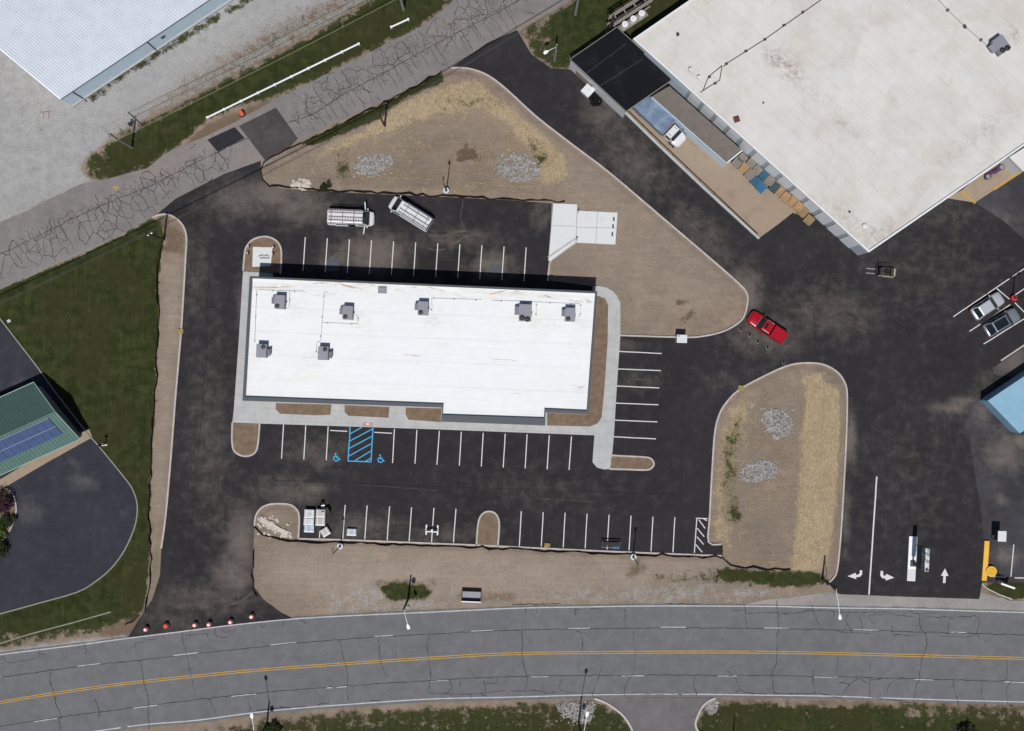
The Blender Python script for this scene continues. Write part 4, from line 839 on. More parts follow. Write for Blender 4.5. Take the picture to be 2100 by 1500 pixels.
if n2.dot(Vector(cdk) - Vector(dk[5])) > 0: n2 = -n2
for ts, z0, z1, mt, nm in (((.12, .42), 0, 2.3, 'tan_concrete', 'door'), ((.40, .47), 2.4, 2.9, 'grey_metal', 'wall_lamp')):
    p, q_ = lerp2(wk[5], wk[4], ts[0]), lerp2(wk[5], wk[4], ts[1]); wallq(MB(), (p[0] + n2.x * .1, p[1] + n2.y * .1), (q_[0] + n2.x * .1, q_[1] + n2.y * .1), z0, z1, .06).build(nm, M[mt], Bd, True)
# lean-to
lt = P2([(1373,177),(1522,309),(1491,334),(1337,198)], 3.3); Bl = thing('lean_to', 'narrow lean-to with flat brown roof and pale blue wall along the warehouse', 'building', px(1430, 255))
MB().prism(lt, 3.1, 3.3).build('roof', M['brown_roof'], Bl, True)
wallq(MB(), lt[3], lt[2], 0, 3.1, .12).build('wall', M['pale_blue_wall'], Bl, True); wallq(MB(), lt[2], lt[1], 0, 3.1, .12).build('wall', M['pale_blue_wall'], Bl, True)
wallq(MB(), lt[2], lt[1], 3.05, 3.34, .10).build('roof_trim', M['panel_white'], Bl, True)
# retaining kerb along the apron
struct(MB().wall(P2([(1279,229),(1340,289),(1440,384),(1556,490)]), .3, -.1, .45).build('retaining_wall', M['concrete']))
t = thing('pipe_rail', 'rusty brown pipe rail running behind the retaining wall of the loading apron', 'rail', px(1284, 228))
pr = P2([(1284,227),(1344,285),(1444,380),(1552,482)]); b = MB()
for p, q_ in zip(pr, pr[1:]): b.tube((*p, .62), (*q_, .62), .05, 6)
b.build('rail_pipe', M['rust'], t, True)
for k in range(12):
    tt = k / 11 * 3; i = min(2, int(tt)); p = lerp2(pr[i], pr[i + 1], tt - i); MB().tube((*p, 0), (*p, .62), .04, 6).build('post', M['rust'], t, True)

# --- ribbed metal shed, upper left
ZE = 4.4; e1, e2 = px(124, 204, ZE), px(480, -34, ZE); up_ = (px(0, 100, ZE) - e1).xy.normalized(); along_ = (e2 - e1).xy.normalized(); Ls = (e2 - e1).xy.length; D_ = 16.0
Bs = thing('metal_shed', 'large shed with ribbed silver-white roof and pale blue wall at upper left', 'shed', px(150, 60))
def sp3(a, d, h=0.0): p = e1.xy + along_ * a + up_ * d; return (p.x, p.y, ZE + d * .085 + h)
MB().add([sp3(0, 0), sp3(Ls, 0), sp3(Ls, D_), sp3(0, D_), sp3(0, 0, -.12), sp3(Ls, 0, -.12), sp3(Ls, D_, -.12), sp3(0, D_, -.12)], [(0, 1, 2, 3), (7, 6, 5, 4), (0, 4, 5, 1), (1, 5, 6, 2), (2, 6, 7, 3), (3, 7, 4, 0)]).build('roof', M['silver_roof'], Bs, True)
b = MB(); a = .15
while a < Ls - .1:
    b.loft([[sp3(a - .09, d, .001), sp3(a - .04, d, .065), sp3(a + .04, d, .065), sp3(a + .09, d, .001)] for d in (0, D_)]); a += .335
tag(b.build('roof_rib', M['silver_roof'], Bs, True), kind='stuff')
b = MB().loft([[sp3(-.06, d, -.14), sp3(.10, d, -.14), sp3(.10, d, .07), sp3(-.06, d, .07)] for d in (-.02, D_)]); b.build('rake_trim', M['panel_white'], Bs, True)
b = MB().loft([[(*(e1.xy + along_ * a - up_ * o), ZE + zz) for o, zz in ((.0, -.12), (.07, -.12), (.07, -.02), (.0, -.02))] for a in (0, Ls)]); b.build('gutter', M['dark_metal'], Bs, True)
q0 = e1.xy + up_ * .06 + along_ * .05; q1 = q0 + along_ * Ls
wallq(MB(), q0, q1, 0, ZE - .1, .12).build('wall', M['pale_blue_wall'], Bs, True); wallq(MB(), q0, q0 + up_ * D_, 0, ZE, .12).build('wall', M['panel_white'], Bs, True)
wallq(MB(), q0 - up_ * .1, q1 - up_ * .1, 0, .35, .2).build('plinth', M['concrete'], Bs, True)
for a in (1.6, 12.4):
    p = q0 + along_ * a - up_ * .12; MB().tube((p.x, p.y, .1), (p.x, p.y, ZE - .12), .06, 6).tube((p.x, p.y, .1), (*(p - up_ * .5), .03), .06, 6).build('downpipe', M['dark_metal'], Bs, True)
p = q0 + along_ * 14.2 - up_ * .1; MB().box((p.x, p.y, 2.7), (.5, .16, .5), math.atan2(along_.y, along_.x)).build('wall_vent', M['dark_metal'], Bs, True)

# --- green roofed shop, left edge
zr, ze = 5.2, 3.0; R0, N0, S0 = px(113, 845, zr), px(69, 784, ze), px(164, 901, ze)
dl = (px(0, 896, zr) - R0); dl.z = 0; dl.normalize(); Lg = 14.0
Bg = thing('green_roof_shop', 'shop with green metal gable roof and a strip of solar panels at the left edge', 'building', px(20, 880))
for nm, E in (('roof_slope', N0), ('roof_slope', S0)):
    MB().add([R0, R0 + dl * Lg, E + dl * Lg, E, R0 - Vector((0, 0, .15)), R0 + dl * Lg - Vector((0, 0, .15)), E + dl * Lg - Vector((0, 0, .15)), E - Vector((0, 0, .15))], [(0, 1, 2, 3) if E is S0 else (3, 2, 1, 0), (4, 5, 6, 7), (0, 3, 7, 4), (2, 6, 7, 3), (1, 2, 6, 5), (0, 1, 5, 4)]).build(nm, M['green_roof'], Bg, True)
    b = MB(); k = .2
    while k < Lg: b.tube(R0 + dl * k + Vector((0, 0, .012)), E + dl * k + Vector((0, 0, .012)), .022, 4); k += .45
    tag(b.build('roof_rib', M['green_roof'], Bg, True), kind='stuff')
MB().tube(R0 + Vector((0, 0, .03)), R0 + dl * Lg + Vector((0, 0, .03)), .10, 6).build('ridge_cap', M['green_roof'], Bg, True)
for E in (N0, S0): MB().tube(R0 + Vector((0, 0, .02)), E + Vector((0, 0, .02)), .07, 6).tube(E, E + dl * Lg, .07, 6).build('roof_trim', simple('green_trim', (.26, .35, .31), .5), Bg, True)
ce = (N0 + S0) / 2; gN, gS = N0.lerp(ce, .12) + dl * .5, S0.lerp(ce, .12) + dl * .5
for p, q_ in ((gN, gS), (gN, gN + dl * Lg), (gS, gS + dl * Lg)): wallq(MB(), p, q_, 0, ze - .05, .15).build('wall', M['wood_grey'], Bg, True)
arr = MB(); dn = S0 - R0; nz = dn.cross(dl).normalized(); 
if nz.z < 0: nz = -nz
for r_, (a0, a1) in enumerate(((.085, .36), (.375, .65))):
    for k in range(10):
        bb = .155 * 7.4 + k * 1.03
        c4 = [R0 + dn * a0 + dl * bb, R0 + dn * a1 + dl * bb, R0 + dn * a1 + dl * (bb + 1.0), R0 + dn * a0 + dl * (bb + 1.0)]
        if bb > 9.6: break
        MB().add([p + nz * .06 for p in c4] + [p + nz * .11 for p in c4], [(0, 1, 2, 3), (7, 6, 5, 4), (0, 4, 5, 1), (1, 5, 6, 2), (2, 6, 7, 3), (3, 7, 4, 0)]).build('solar_panel', M['solar'], Bg, True)
for a0 in (.078, .3675): MB().tube(R0 + dn * a0 + dl * 1.15 + nz * .11, R0 + dn * a0 + dl * 9.8 + nz * .11, .045, 4).build('mounting_rail', M['alu'], Bg, True)
# --- light blue building, right edge
bz = 2.9; bb_ = P2([(2026,822),(2190,712),(2260,790),(2091,889)], bz); Bb = thing('blue_roof_hut', 'low building with plain light blue roof and wall at the right edge', 'building', px(2110, 810))
MB().prism(bb_, 2.75, bz).build('roof', M['blue_roof'], Bb, True)
for i in range(4): wallq(MB(), lerp2(bb_[i], bb_[(i + 2) % 4], .006), lerp2(bb_[(i + 1) % 4], bb_[(i + 3) % 4], .006), 0, 2.75, .1).build('wall', M['blue_roof'], Bb, True)

# ------------------------------------------------------------------ vehicles
def wheel(t, x, y, r=.34, w=.22):
    s = 1 if y > 0 else -1
    ty = MB().tube((x, y - s * w / 2, r), (x, y + s * w / 2, r), r, 16).build('wheel', M['rubber'], t); MB().tube((x, y + s * (w / 2 - .03), r), (x, y + s * (w / 2 + .01), r), r * .6, 12).build('rim', M['alu'], ty)
def ringy(x, w, zb, zt, r=.15):
    """body cross section"""
    return [(x, -w * .93, zb), (x, -w, zb + .18), (x, -w, zt - r * 1.3), (x, -w + r * .45, zt - r * .35), (x, -w + r * 1.6, zt), (x, w - r * 1.6, zt), (x, w - r * .45, zt - r * .35), (x, w, zt - r * 1.3), (x, w, zb + .18), (x, w * .93, zb)]
def car(name, label, cat, x, y, head, L, Wd, belt, Ht, xs, pm, wsx=None, nose=.92, zt0=None, glassroof=False, rz=None, side=True):
    """xs: windscreen foot, roof front, roof rear, rear glass foot (fractions from the nose, 0..1)"""
    c = px(x, y); t = thing(name, label, cat, (c.x, c.y, .012), head if rz is None else rz)
    hw = Wd / 2; X = lambda f: L / 2 - f * L
    zt = zt0 or [(0, .78), (.015, .92), (.05, 1.0), (.5, 1.0), (.95, 1.0), (.985, .95), (1, .82)]
    ws = wsx or [(0, .60), (.012, .74), (.04, .88), (.10, .965), (.2, 1), (.85, 1), (.93, .975), (.975, .91), (1, .78)]
    st = sorted(set([f for f, _ in zt] + [f for f, _ in ws]))
    rings = [ringy(X(f), hw * np.interp(f, [a for a, _ in ws], [b_ for _, b_ in ws]), .26, belt * np.interp(f, [a for a, _ in zt], [b_ for _, b_ in zt])) for f in st]
    body = MB().loft(rings).build('body', M[pm], t, smooth=True)
    a, b_, c_, d = (X(f) for f in xs); wb, wt = hw * .93, hw * .76; zb = belt - .03
    z2 = Ht
    lo = [(d, -wb, zb), (a, -wb, zb), (a, wb, zb), (d, wb, zb)]; mid = [(c_, -wt, z2 - .05), (b_, -wt, z2 - .05), (b_, wt, z2 - .05), (c_, wt, z2 - .05)]
    i = .07; top = [(c_ + i, -wt + i * 1.2, z2), (b_ - i, -wt + i * 1.2, z2), (b_ - i, wt - i * 1.2, z2), (c_ + i, wt - i * 1.2, z2)]
    cbn = MB().loft([lo, mid, top]).build('cabin', M[pm], t); bv = cbn.modifiers.new('round', 'BEVEL'); bv.width = .07; bv.segments = 3; bv.limit_method = 'ANGLE'; bv.angle_limit = .3
    def pane(q4, nm, ins=.08, off=.012, parent=None):
        q4 = [Vector(p) for p in q4]; cen = sum(q4, Vector()) / 4; n = (q4[1] - q4[0]).cross(q4[3] - q4[0]).normalized()
        if n.dot(cen - Vector(((b_ + c_) / 2, 0, (zb + z2) / 2))) < 0: n = -n
        e = [p.lerp(cen, ins) for p in q4]
        MB().add([p + n * off for p in e] + [p - n * .02 for p in e], [(0, 1, 2, 3), (0, 4, 5, 1), (1, 5, 6, 2), (2, 6, 7, 3), (3, 7, 4, 0)]).build(nm, M['glass'], parent or t)
    pane([lo[1], lo[2], mid[2], mid[1]], 'windscreen', .06); pane([lo[3], lo[0], mid[0], mid[3]], 'rear_window', .14)
    if side:
        for s in (0, 1):
            l0, l1, m0, m1 = (lo[0], lo[1], mid[0], mid[1]) if s == 0 else (lo[3], lo[2], mid[3], mid[2])
            for f0, f1 in ((.06, .48), (.52, .94)):
                pane([Vector(l0).lerp(Vector(l1), f0), Vector(l0).lerp(Vector(l1), f1), Vector(m0).lerp(Vector(m1), f1), Vector(m0).lerp(Vector(m1), f0)], 'side_window', .1)
    if glassroof: MB().box(((b_ + c_) / 2 - .05, 0, z2 + .004), (b_ - c_ - .25, wt * 2 - .3, .02)).build('glass_roof', M['glass'], t)
    for xx in (X(.18), X(.80)):
        for s in (-1, 1): wheel(t, xx, s * (hw - .12))
    for s in (-1, 1):
        MB().box((L / 2 - .24, s * hw * .66, belt * .74), (.16, hw * .26, .13), -s * .6).build('headlight', M['lamp_lens'], t); MB().box((-L / 2 + .05, s * hw * .70, belt * .80), (.1, hw * .3, .16)).build('tail_light', M['tail_red'], t)
        MB().box((a - .15, s * (hw + .09), belt + .06), (.13, .2, .14)).build('mirror', M[pm], t)
    MB().box((L / 2 - .04, 0, .42), (.1, Wd * .5, .2)).build('bumper', M['dark_metal'], t); MB().box((-L / 2 + .03, 0, .42), (.1, Wd * .76, .2)).build('bumper', M['dark_metal'], t)
    # panel gaps on the bonnet
    MB().box((a + .03, 0, belt + .004), (.10, wb * 1.7, .012)).build('cowl', M['dark_metal'], t)
    return t
def van(name, label, x, y, head, doors):
    zt = [(0, .55), (.012, .70), (.03, .82), (.10, .90), (.17, 1.0), (.985, 1.0), (1, .9)]
    t = car(name, label, 'van', x, y, head, 5.75, 2.0, 1.22, 2.12, (.115, .235, .985, .998), 'van_white', zt0=zt, side=False, wsx=[(0, .42), (.010, .58), (.03, .74), (.06, .85), (.10, .93), (.16, .985), (.2, 1), (.94, 1), (.985, .97), (1, .93)])
    for s in (-1, 1):
        MB().box((1.35, s * .945, 1.48), (.85, .02, .42), rx=-s * .16).build('side_window', M['glass'], t)
        for xx in (-2.3, -.9, .5): MB().tube((xx, s * .74, 2.08), (xx, s * .74, 2.26), .025, 6).build('rack_foot', M['dark_metal'], t)
    for xx in (-2.3, -.9, .5): MB().tube((xx, -.84, 2.26), (xx, .84, 2.26), .028, 6).build('rack_bar', M['dark_metal'], t)
    if doors:
        for s in (-1, 1): MB().box((1.72, s * 1.46, .95), (.13, .98, 1.1), s * .10).build('open_door', M['van_white'], t)
        MB().box((-1.0, -1.07, 1.15), (1.6, .07, 1.3)).build('slid_door', M['van_white'], t)
        MB().box((.15, -1.0, 1.2), (.9, .03, 1.3)).build('door_opening', M['black'], t)
    return t
def ladder(root, xo, yo, L, w, label, mat='alu', n=13):
    R = Matrix.Rotation(root.rotation_euler.z, 3, 'Z'); o = root.location + R @ Vector((xo, yo, 2.30))
    t = thing('ladder', label, 'ladder', o, root.rotation_euler.z, 'ladders on the van roofs')
    for s in (-1, 1): MB().box((0, s * w / 2, .04), (L, .06, .09)).build('rail', M[mat], t)
    for k in range(n): MB().tube((-L / 2 + (k + .5) * L / n, -w / 2, .04), (-L / 2 + (k + .5) * L / n, w / 2, .04), .022, 6).build('rung', M[mat], t)
sm('ladder_red', (.30, .20, .21), .5, .3)
v1 = van('cargo_van', 'white ladder-rack van with its front doors open, facing right behind the building', 722, 449, ang(1, .045), True)
ladder(v1, -.55, .62, 4.2, .42, 'ladder on the north side of the van with open doors', 'ladder_red'); ladder(v1, -.55, -.30, 4.2, .42, 'ladder on the south side of the van with open doors', 'ladder_red')
v2 = van('cargo_van', 'white ladder-rack van parked at a slant facing the grassy bank', 843, 439.5, ang(-72.6, -45.2), False)
ladder(v2, -.75, -.55, 3.7, .40, 'ladder on the upper side of the slanted van', 'grey_metal'); ladder(v2, -.75, .45, 4.1, .46, 'ladder on the lower side of the slanted van', 'grey_metal')
for a in (v1, v2): a['group'] = 'white work vans'
# red pickup with a cap on its bed
pk = car('pickup_truck', 'bright red pickup truck with a red cap over its bed', 'pickup', 1571, 672, ang(-69, -46), 5.25, 1.85, 1.02, 1.68, (.27, .38, .60, .625), 'red_paint')
MB().loft([[(-2.52, -.84, 1.0), (-.62, -.84, 1.0), (-.62, .84, 1.0), (-2.52, .84, 1.0)], [(-2.42, -.74, 1.60), (-.68, -.74, 1.60), (-.68, .74, 1.60), (-2.42, .74, 1.60)], [(-2.30, -.62, 1.67), (-.76, -.62, 1.67), (-.76, .62, 1.67), (-2.30, .62, 1.67)]]).build('bed_cap', M['red_paint'], pk)
for s in (-1, 1): MB().box((-1.55, s * .80, 1.3), (1.3, .03, .34), rx=-s * -.16).build('cap_window', M['glass'], pk)
MB().box((.28, 0, 1.69), (.32, .72, .03)).build('sunroof', M['glass'], pk)
car('silver_car', 'light silver car in the upper of the two occupied bays at the right edge', 'car', 2021, 628.5, ang(52, -34.6), 4.25, 1.76, .98, 1.46, (.29, .40, .80, .93), 'silver_paint')['group'] = 'cars in the right-hand bays'
car('dark_car', 'grey car with a black glass roof parked beside the red pole base', 'car', 2049.5, 662, ang(61.7, -36), 4.65, 1.85, 1.02, 1.55, (.27, .36, .78, .95), 'grey_paint', glassroof=True)['group'] = 'cars in the right-hand bays'
# flatbed truck at the dock
c = px(1361, 262); hd = ang(1, .95); tk = thing('tarped_truck', 'white-cabbed truck with a blue tarp over its bed backed under the dock roof', 'truck', (c.x, c.y, .03), hd)
MB().box((-1.6, 0, .75), (7.0, .9, .25)).build('chassis', M['dark_metal'], tk)
MB().box((-2.2, 0, 1.05), (5.6, 2.36, .3)).build('bed', M['grey_metal'], tk)
b = MB(); n = 14; top = []
for i in range(n + 1):
    for j in range(7):
        top.append((-4.95 + 5.4 * i / n, -1.12 + 2.24 * j / 6, 2.15 + .05 * math.sin(i * 1.9 + j) + (0 if 0 < j < 6 else -.08)))
b.add(top, [(i * 7 + j, (i + 1) * 7 + j, (i + 1) * 7 + j + 1, i * 7 + j + 1) for i in range(n) for j in range(6)]); b.build('tarp', M['tarp'], tk, smooth=True)
for s in (-1, 1): MB().box((-2.25, s * 1.14, 1.65), (5.4, .06, .95)).build('bed_side', M['tarp'], tk)
MB().box((.52, 0, 1.75), (.12, 2.3, 1.3)).build('headboard', M['grey_metal'], tk)
MB().loft([ringy(x_, w_, .5, z_, .14) for x_, w_, z_ in ((.75, .98, 1.25), (1.1, 1.0, 1.28), (1.9, 1.0, 1.28), (2.3, .98, 1.25), (2.7, .90, 1.15), (2.95, .76, .98), (3.05, .62, .85))]).build('bonnet', M['van_white'], tk, smooth=True)
MB().loft([[(.72, -.95, 1.2), (2.05, -.95, 1.2), (2.05, .95, 1.2), (.72, .95, 1.2)], [(.78, -.82, 1.98), (1.62, -.80, 1.98), (1.62, .80, 1.98), (.78, .82, 1.98)], [(.88, -.70, 2.06), (1.54, -.70, 2.06), (1.54, .70, 2.06), (.88, .70, 2.06)]]).build('cab', M['van_white'], tk)
MB().add([(1.66, -.76, 1.96), (1.66, .76, 1.96), (2.08, .88, 1.27), (2.08, -.88, 1.27)], [(0, 3, 2, 1)]).build('windscreen', M['glass'], tk)
for s in (-1, 1):
    MB().box((1.3, s * .93, 1.6), (.75, .03, .42), rx=-s * -.16).build('side_window', M['glass'], tk); MB().box((1.95, s * 1.22, 1.55), (.14, .3, .3)).build('mirror', M['dark_metal'], tk)
    MB().box((1.2, s * .55, 2.08), (.5, .05, .03)).build('roof_strip', M['dark_metal'], tk); MB().box((2.86, s * .55, .95), (.1, .3, .14), -s * .4).build('headlight', M['lamp_lens'], tk)
    for xx in (2.2, -3.4): wheel(tk, xx, s * .95, .42, .26)
# forklift
c = px(1809, 558.5); fk = thing('forklift', 'small dark forklift with a cream counterweight standing on the open asphalt', 'forklift', (c.x, c.y, .012), ang(-1, -.09))
MB().loft([[(-1.25, -.48, .25), (-.75, -.55, .2), (-.75, .55, .2), (-1.25, .48, .25)], [(-1.30, -.50, .6), (-.75, -.56, .6), (-.75, .56, .6), (-1.30, .50, .6)], [(-1.18, -.45, .98), (-.8, -.5, 1.0), (-.8, .5, 1.0), (-1.18, .45, .98)]]).build('counterweight', M['dark_metal'], fk); MB().box((-1.30, 0, .55), (.16, .95, .7)).box((-.6, .56, .45), (1.3, .08, .5)).build('painted_guard', simple('cream', (.40, .36, .25), .6), fk)
MB().box((-.1, 0, .5), (1.3, 1.02, .5)).build('body', M['dark_metal'], fk); MB().box((-.1, .53, .62), (1.5, .06, .1)).build('side_step', simple('cream2', (.36, .33, .22), .6), fk)
MB().box((-.35, 0, .95), (.45, .5, .35)).build('seat', M['black'], fk)
b = MB()
for xx, yy in ((-.8, .46), (-.8, -.46), (.55, .46), (.55, -.46)): b.tube((xx, yy, .7), (xx * .9, yy * .95, 2.05), .03, 6)
b.build('guard_post', M['black'], fk)
b = MB().box((-.12, .45, 2.07), (1.4, .06, .05)).box((-.12, -.45, 2.07), (1.4, .06, .05))
for k in range(7): b.box((-.75 + k * .21, 0, 2.07), (.04, .9, .04))
b.build('overhead_guard', M['black'], fk)
b = MB()
for s in (-1, 1): b.box((.72, s * .3, 1.2), (.1, .1, 2.1))
b.box((.75, 0, 2.2), (.08, .7, .08)).box((.75, 0, 1.4), (.08, .6, .08)); b.build('mast', M['black'], fk)
MB().box((.86, 0, .5), (.06, 1.0, .5)).build('carriage', M['dark_metal'], fk)
for s in (-1, 1): MB().box((1.45, s * .28, .08), (1.15, .12, .05)).build('fork', M['grey_metal'], fk)
for xx in (-.85, .45):
    for s in (-1, 1): wheel(fk, xx, s * .48, .27, .2)

# ------------------------------------------------------------------ poles, lamps and wires
def lot_lamp(x, y, label, h=7.5, base='pad_concrete', armdir=None, grp='lamp posts of the new car park', heads=1):
    c = px(x, y); z0 = max(0, zat(c.x, c.y)) ; t = thing('lamp_post', label, 'lamp post', (c.x, c.y, z0), 0, grp)
    MB().cyl((0, 0, -.3), .36, 1.05, 18).build('footing', M[base], t)
    MB().box((0, 0, .78), (.32, .32, .05)).build('base_plate', M['dark_metal'], t)
    MB().cyl((0, 0, .78), .075, h - .78, 10, .055).build('pole', M['dark_metal'], t)
    for k in range(heads):
        a = (armdir or PI / 2) + k * PI
        MB().box((.18 * math.cos(a), .18 * math.sin(a), h - .06), (.36, .06, .06), a).build('arm', M['dark_metal'], t); hd_ = MB().box((.55 * math.cos(a), .55 * math.sin(a), h - .05), (.46, .24, .08), a).build('lamp_head', M['dark_metal'], t)
        MB().box((.55 * math.cos(a), .55 * math.sin(a), h - .105), (.36, .18, .02), a).build('lens', M['lamp_lens'], hd_)
lot_lamp(915.5, 392.5, 'lamp post on a pale round footing by the sloping bank north of the building'); lot_lamp(699, 1119, 'lamp post on a pale footing below the stacked crates'); lot_lamp(1298, 1141, 'lamp post on a pale footing beside the dark pipe rack')
sm('base_red', (.55, .02, .03), .6, .3)
lot_lamp(2076, 612, 'twin-headed lamp post on a bright red footing between the right-hand bays', 7.5, 'base_red', .5, None, 2)
def upole(x, y, h, label, arm=None, lamp=None, mat='pole_wood', cross=None, trans=None, r=.15):
    c = px(x, y); z0 = zat(c.x, c.y); t = thing('utility_pole', label, 'utility pole', (c.x, c.y, z0), 0, 'wooden utility poles along the roads')
    MB().cyl((0, 0, -.5), r, h + .5, 10, r * .65).build('pole', M[mat], t)
    if cross is not None: 
        d = Vector((math.cos(cross), math.sin(cross), 0)); MB().box((0, 0, h - .5), (2.4, .12, .14), cross).build('crossarm', M[mat], t)
        for k in (-1.1, -.4, .4, 1.1): MB().cyl((d.x * k, d.y * k, h - .43), .05, .16, 8).build('insulator', M['pole_grey'], t)
    if lamp is not None:
        dx, dy, hz = lamp; ar = MB().tube((0, 0, hz - .5), (dx * .5, dy * .5, hz), .035, 6).tube((dx * .5, dy * .5, hz), (dx, dy, hz), .035, 6).build('lamp_arm', M['panel_white'], t)
        a = math.atan2(dy, dx); MB().loft([[(dx + (q_[0] * math.cos(a) - q_[1] * math.sin(a)), dy + (q_[0] * math.sin(a) + q_[1] * math.cos(a)), hz + q_[2]) for q_ in ring] for ring in ([(-.3, -.07, -.05), (-.3, .07, -.05), (-.3, .07, .06), (-.3, -.07, .06)], [(.05, -.2, -.1), (.05, .2, -.1), (.05, .2, .09), (.05, -.2, .09)], [(.35, -.14, -.06), (.35, .14, -.06), (.35, .14, .05), (.35, -.14, .05)])]).build('lamp_head', M['panel_white'], ar)
    if trans is not None:
        a, hz = trans; MB().cyl((.42 * math.cos(a), .42 * math.sin(a), hz), .24, .8, 12).build('transformer', M['pole_grey'], t)
    return t
upole(837.5, 1227.5, 7.7, 'wooden pole with a white lamp reaching over the highway, in the grass patch', lamp=(.55, -2.0, 7.4), trans=(0, 5.6))
upole(1686, 1187, 7.6, 'wooden pole with a white lamp over the highway, beside the east drive', lamp=(.35, -3.3, 7.4))
upole(1187, 1481, 8.6, 'wooden pole in the rocks by the south driveway, lamp arm reaching north', lamp=(.55, 3.1, 8.4), trans=(0, 5.0))
upole(547, 1487, 7.6, 'wooden pole at the lower left verge, lamp arm reaching north', lamp=(-.4, 3.0, 7.4), trans=(-.2, 5.2))
upole(271, 303, 10.0, 'wooden pole with a crossarm and a white lamp on the upper left grass', lamp=(-.5, .3, 6.8), cross=math.radians(-42), trans=(2.6, 7.6), mat='pole_grey')
upole(828, 20, 9.5, 'weathered grey pole at the top edge near the short white rail', mat='pole_grey', cross=math.radians(-60), r=.19)
upole(1180, 30, 9.5, 'weathered grey pole at the top edge, right of the street', mat='pole_grey', r=.19)
upole(337, 492, 9.0, 'dark wooden pole on the soil strip by the west entrance'); upole(789, 258, 8.0, 'dark wooden pole on the grassy strip above the bank')
upole(1137, 125, 8.3, 'wooden pole with a lamp bracket on the verge beside the loading dock', lamp=(-1.2, -.7, 7.6), mat='pole_grey')
upole(1503, 1506, 6.2, 'thin pole at the bottom edge right of the south driveway', r=.08)
def wire(pts, label, r=.028, mat='wire', sag=.5, grp='overhead wires'):
    b = MB()
    for p, q_ in zip(pts, pts[1:]):
        prev = None
        for k in range(15):
            f = k / 14; v = Vector(p).lerp(Vector(q_), f) - Vector((0, 0, sag * 4 * f * (1 - f)))
            if prev is not None: b.tube(prev, v, r, 5)
            prev = v
    tag(b.build('power_line', M[mat]), label, 'power line', grp)
c1 = px(271, 303); c2 = px(828, 20); e3 = c2 + (c2 - c1).normalized() * 25
for k, lb in ((-1.1, 'overhead wire on the far side of the upper left grass'), (-.3, 'middle overhead wire above the upper left grass'), (1.1, 'overhead wire nearest the street above the upper left grass')):
    d1 = Vector((math.cos(-.73), math.sin(-.73), 0)) * k; w0 = c1 - (c2 - c1).normalized() * 0 + d1 + Vector((0, 0, 9.6))
    wire([w0, c2 + d1 + Vector((0, 0, 9.1)), e3 + d1 + Vector((0, 0, 9.1))], lb)
p1, p2, p3 = px(337, 492), px(789, 258), px(1137, 60); p0 = px(-60, 680)
for k, lb, hz in ((0, 'lower service wire crossing the west entrance', 8.2), (.5, 'upper service wire crossing the west entrance', 8.8)):
    off = Vector((.25 * k, -.5 * k, 0)); wire([p0 + off + Vector((0, 0, hz)), p1 + off + Vector((0, 0, hz)), p2 + off + Vector((0, 0, hz - .9)), px(1180, 30) + off + Vector((0, 0, hz))], lb, .03, 'wire_dark', .3, 'service wires')
# transformer platform
c = px(1284, 48); ta = math.radians(33); tp = thing('transformer_platform', 'timber pole platform carrying three white transformers at the top edge', 'transformer', (c.x, c.y, 0), ta)
for s in (-1, 1):
    for d in (-.35, .35): MB().cyl((s * 2.3, d, 0), .15, 7.6, 10, .11).build('pole', M['pole_wood'], tp)
for zz in (3.6, 6.2, 7.3):
    for d in (-.5, .5): MB().box((0, d, zz), (5.6, .16, .2)).build('beam', M['wood_grey'], tp)
for k in (-2.0, -.7, .7, 2.0): MB().box((k, 0, 6.33), (.14, 1.3, .1)).build('crosspiece', M['wood_grey'], tp)
for k in (-1.2, 0, 1.2):
    tr = MB().cyl((k, -.85, 3.7), .36, 1.15, 18).build('transformer', M['panel_white'], tp); MB().cyl((k, -.85, 4.85), .38, .06, 18).cyl((k - .12, -.85, 4.9), .06, .3, 8).cyl((k + .12, -.85, 4.9), .06, .3, 8).build('bushing', M['white_metal'], tr)
MB().box((0, -.85, 3.66), (4.0, .9, .08)).build('deck', M['wood_grey'], tp)

# ------------------------------------------------------------------ fences and rails
def silt(pts, label, h=.55, w=.10):
    wp_ = rough_path(P2(pts), .8, .09); t = thing('silt_fence', label, 'silt fence', (*wp_[0], 0), 0, 'dark silt fences')
    rings = []; b = MB(); n = len(wp_)
    for i, p in enumerate(wp_):
        z0 = max(-.02, zat(*p)); a = Vector(wp_[max(i - 1, 0)]); q_ = Vector(wp_[min(i + 1, n - 1)]); tt = (q_ - a).normalized(); nn = Vector((-tt.y, tt.x)); hh = h * random.uniform(.45, 1.05); ln = nn * random.gauss(0, .07)
        rings.append([(p[0] + nn.x * w / 2, p[1] + nn.y * w / 2, z0 - .05), (p[0] + nn.x * w * .35 + ln.x, p[1] + nn.y * w * .35 + ln.y, z0 + hh), (p[0] - nn.x * w * .35 + ln.x, p[1] - nn.y * w * .35 + ln.y, z0 + hh), (p[0] - nn.x * w / 2, p[1] - nn.y * w / 2, z0 - .05)])
    b.loft(rings).build('fabric', M['fabric_dark'], t, True)
    for i in range(0, n, 3): MB().box((wp_[i][0], wp_[i][1], zat(*wp_[i]) + .3), (.05, .05, .75)).build('stake', M['pole_wood'], t, True)
silt([(335,490),(330,530),(324,565),(325,600),(327,640),(327,685),(322,720),(321,750),(324,772),(318,800),(317,850),(313,900),(310,960),(308,1010),(306,1060),(311,1090),(308,1130),(309,1180),(302,1230),(297,1253)], 'dark silt fence between the west lawn and the bare soil strip')
silt([(905,148),(880,161),(800,207),(700,257),(640,284),(600,302),(557,322),(541,334),(535,350),(539,370),(556,383)], 'dark silt fence along the street side of the north bank')
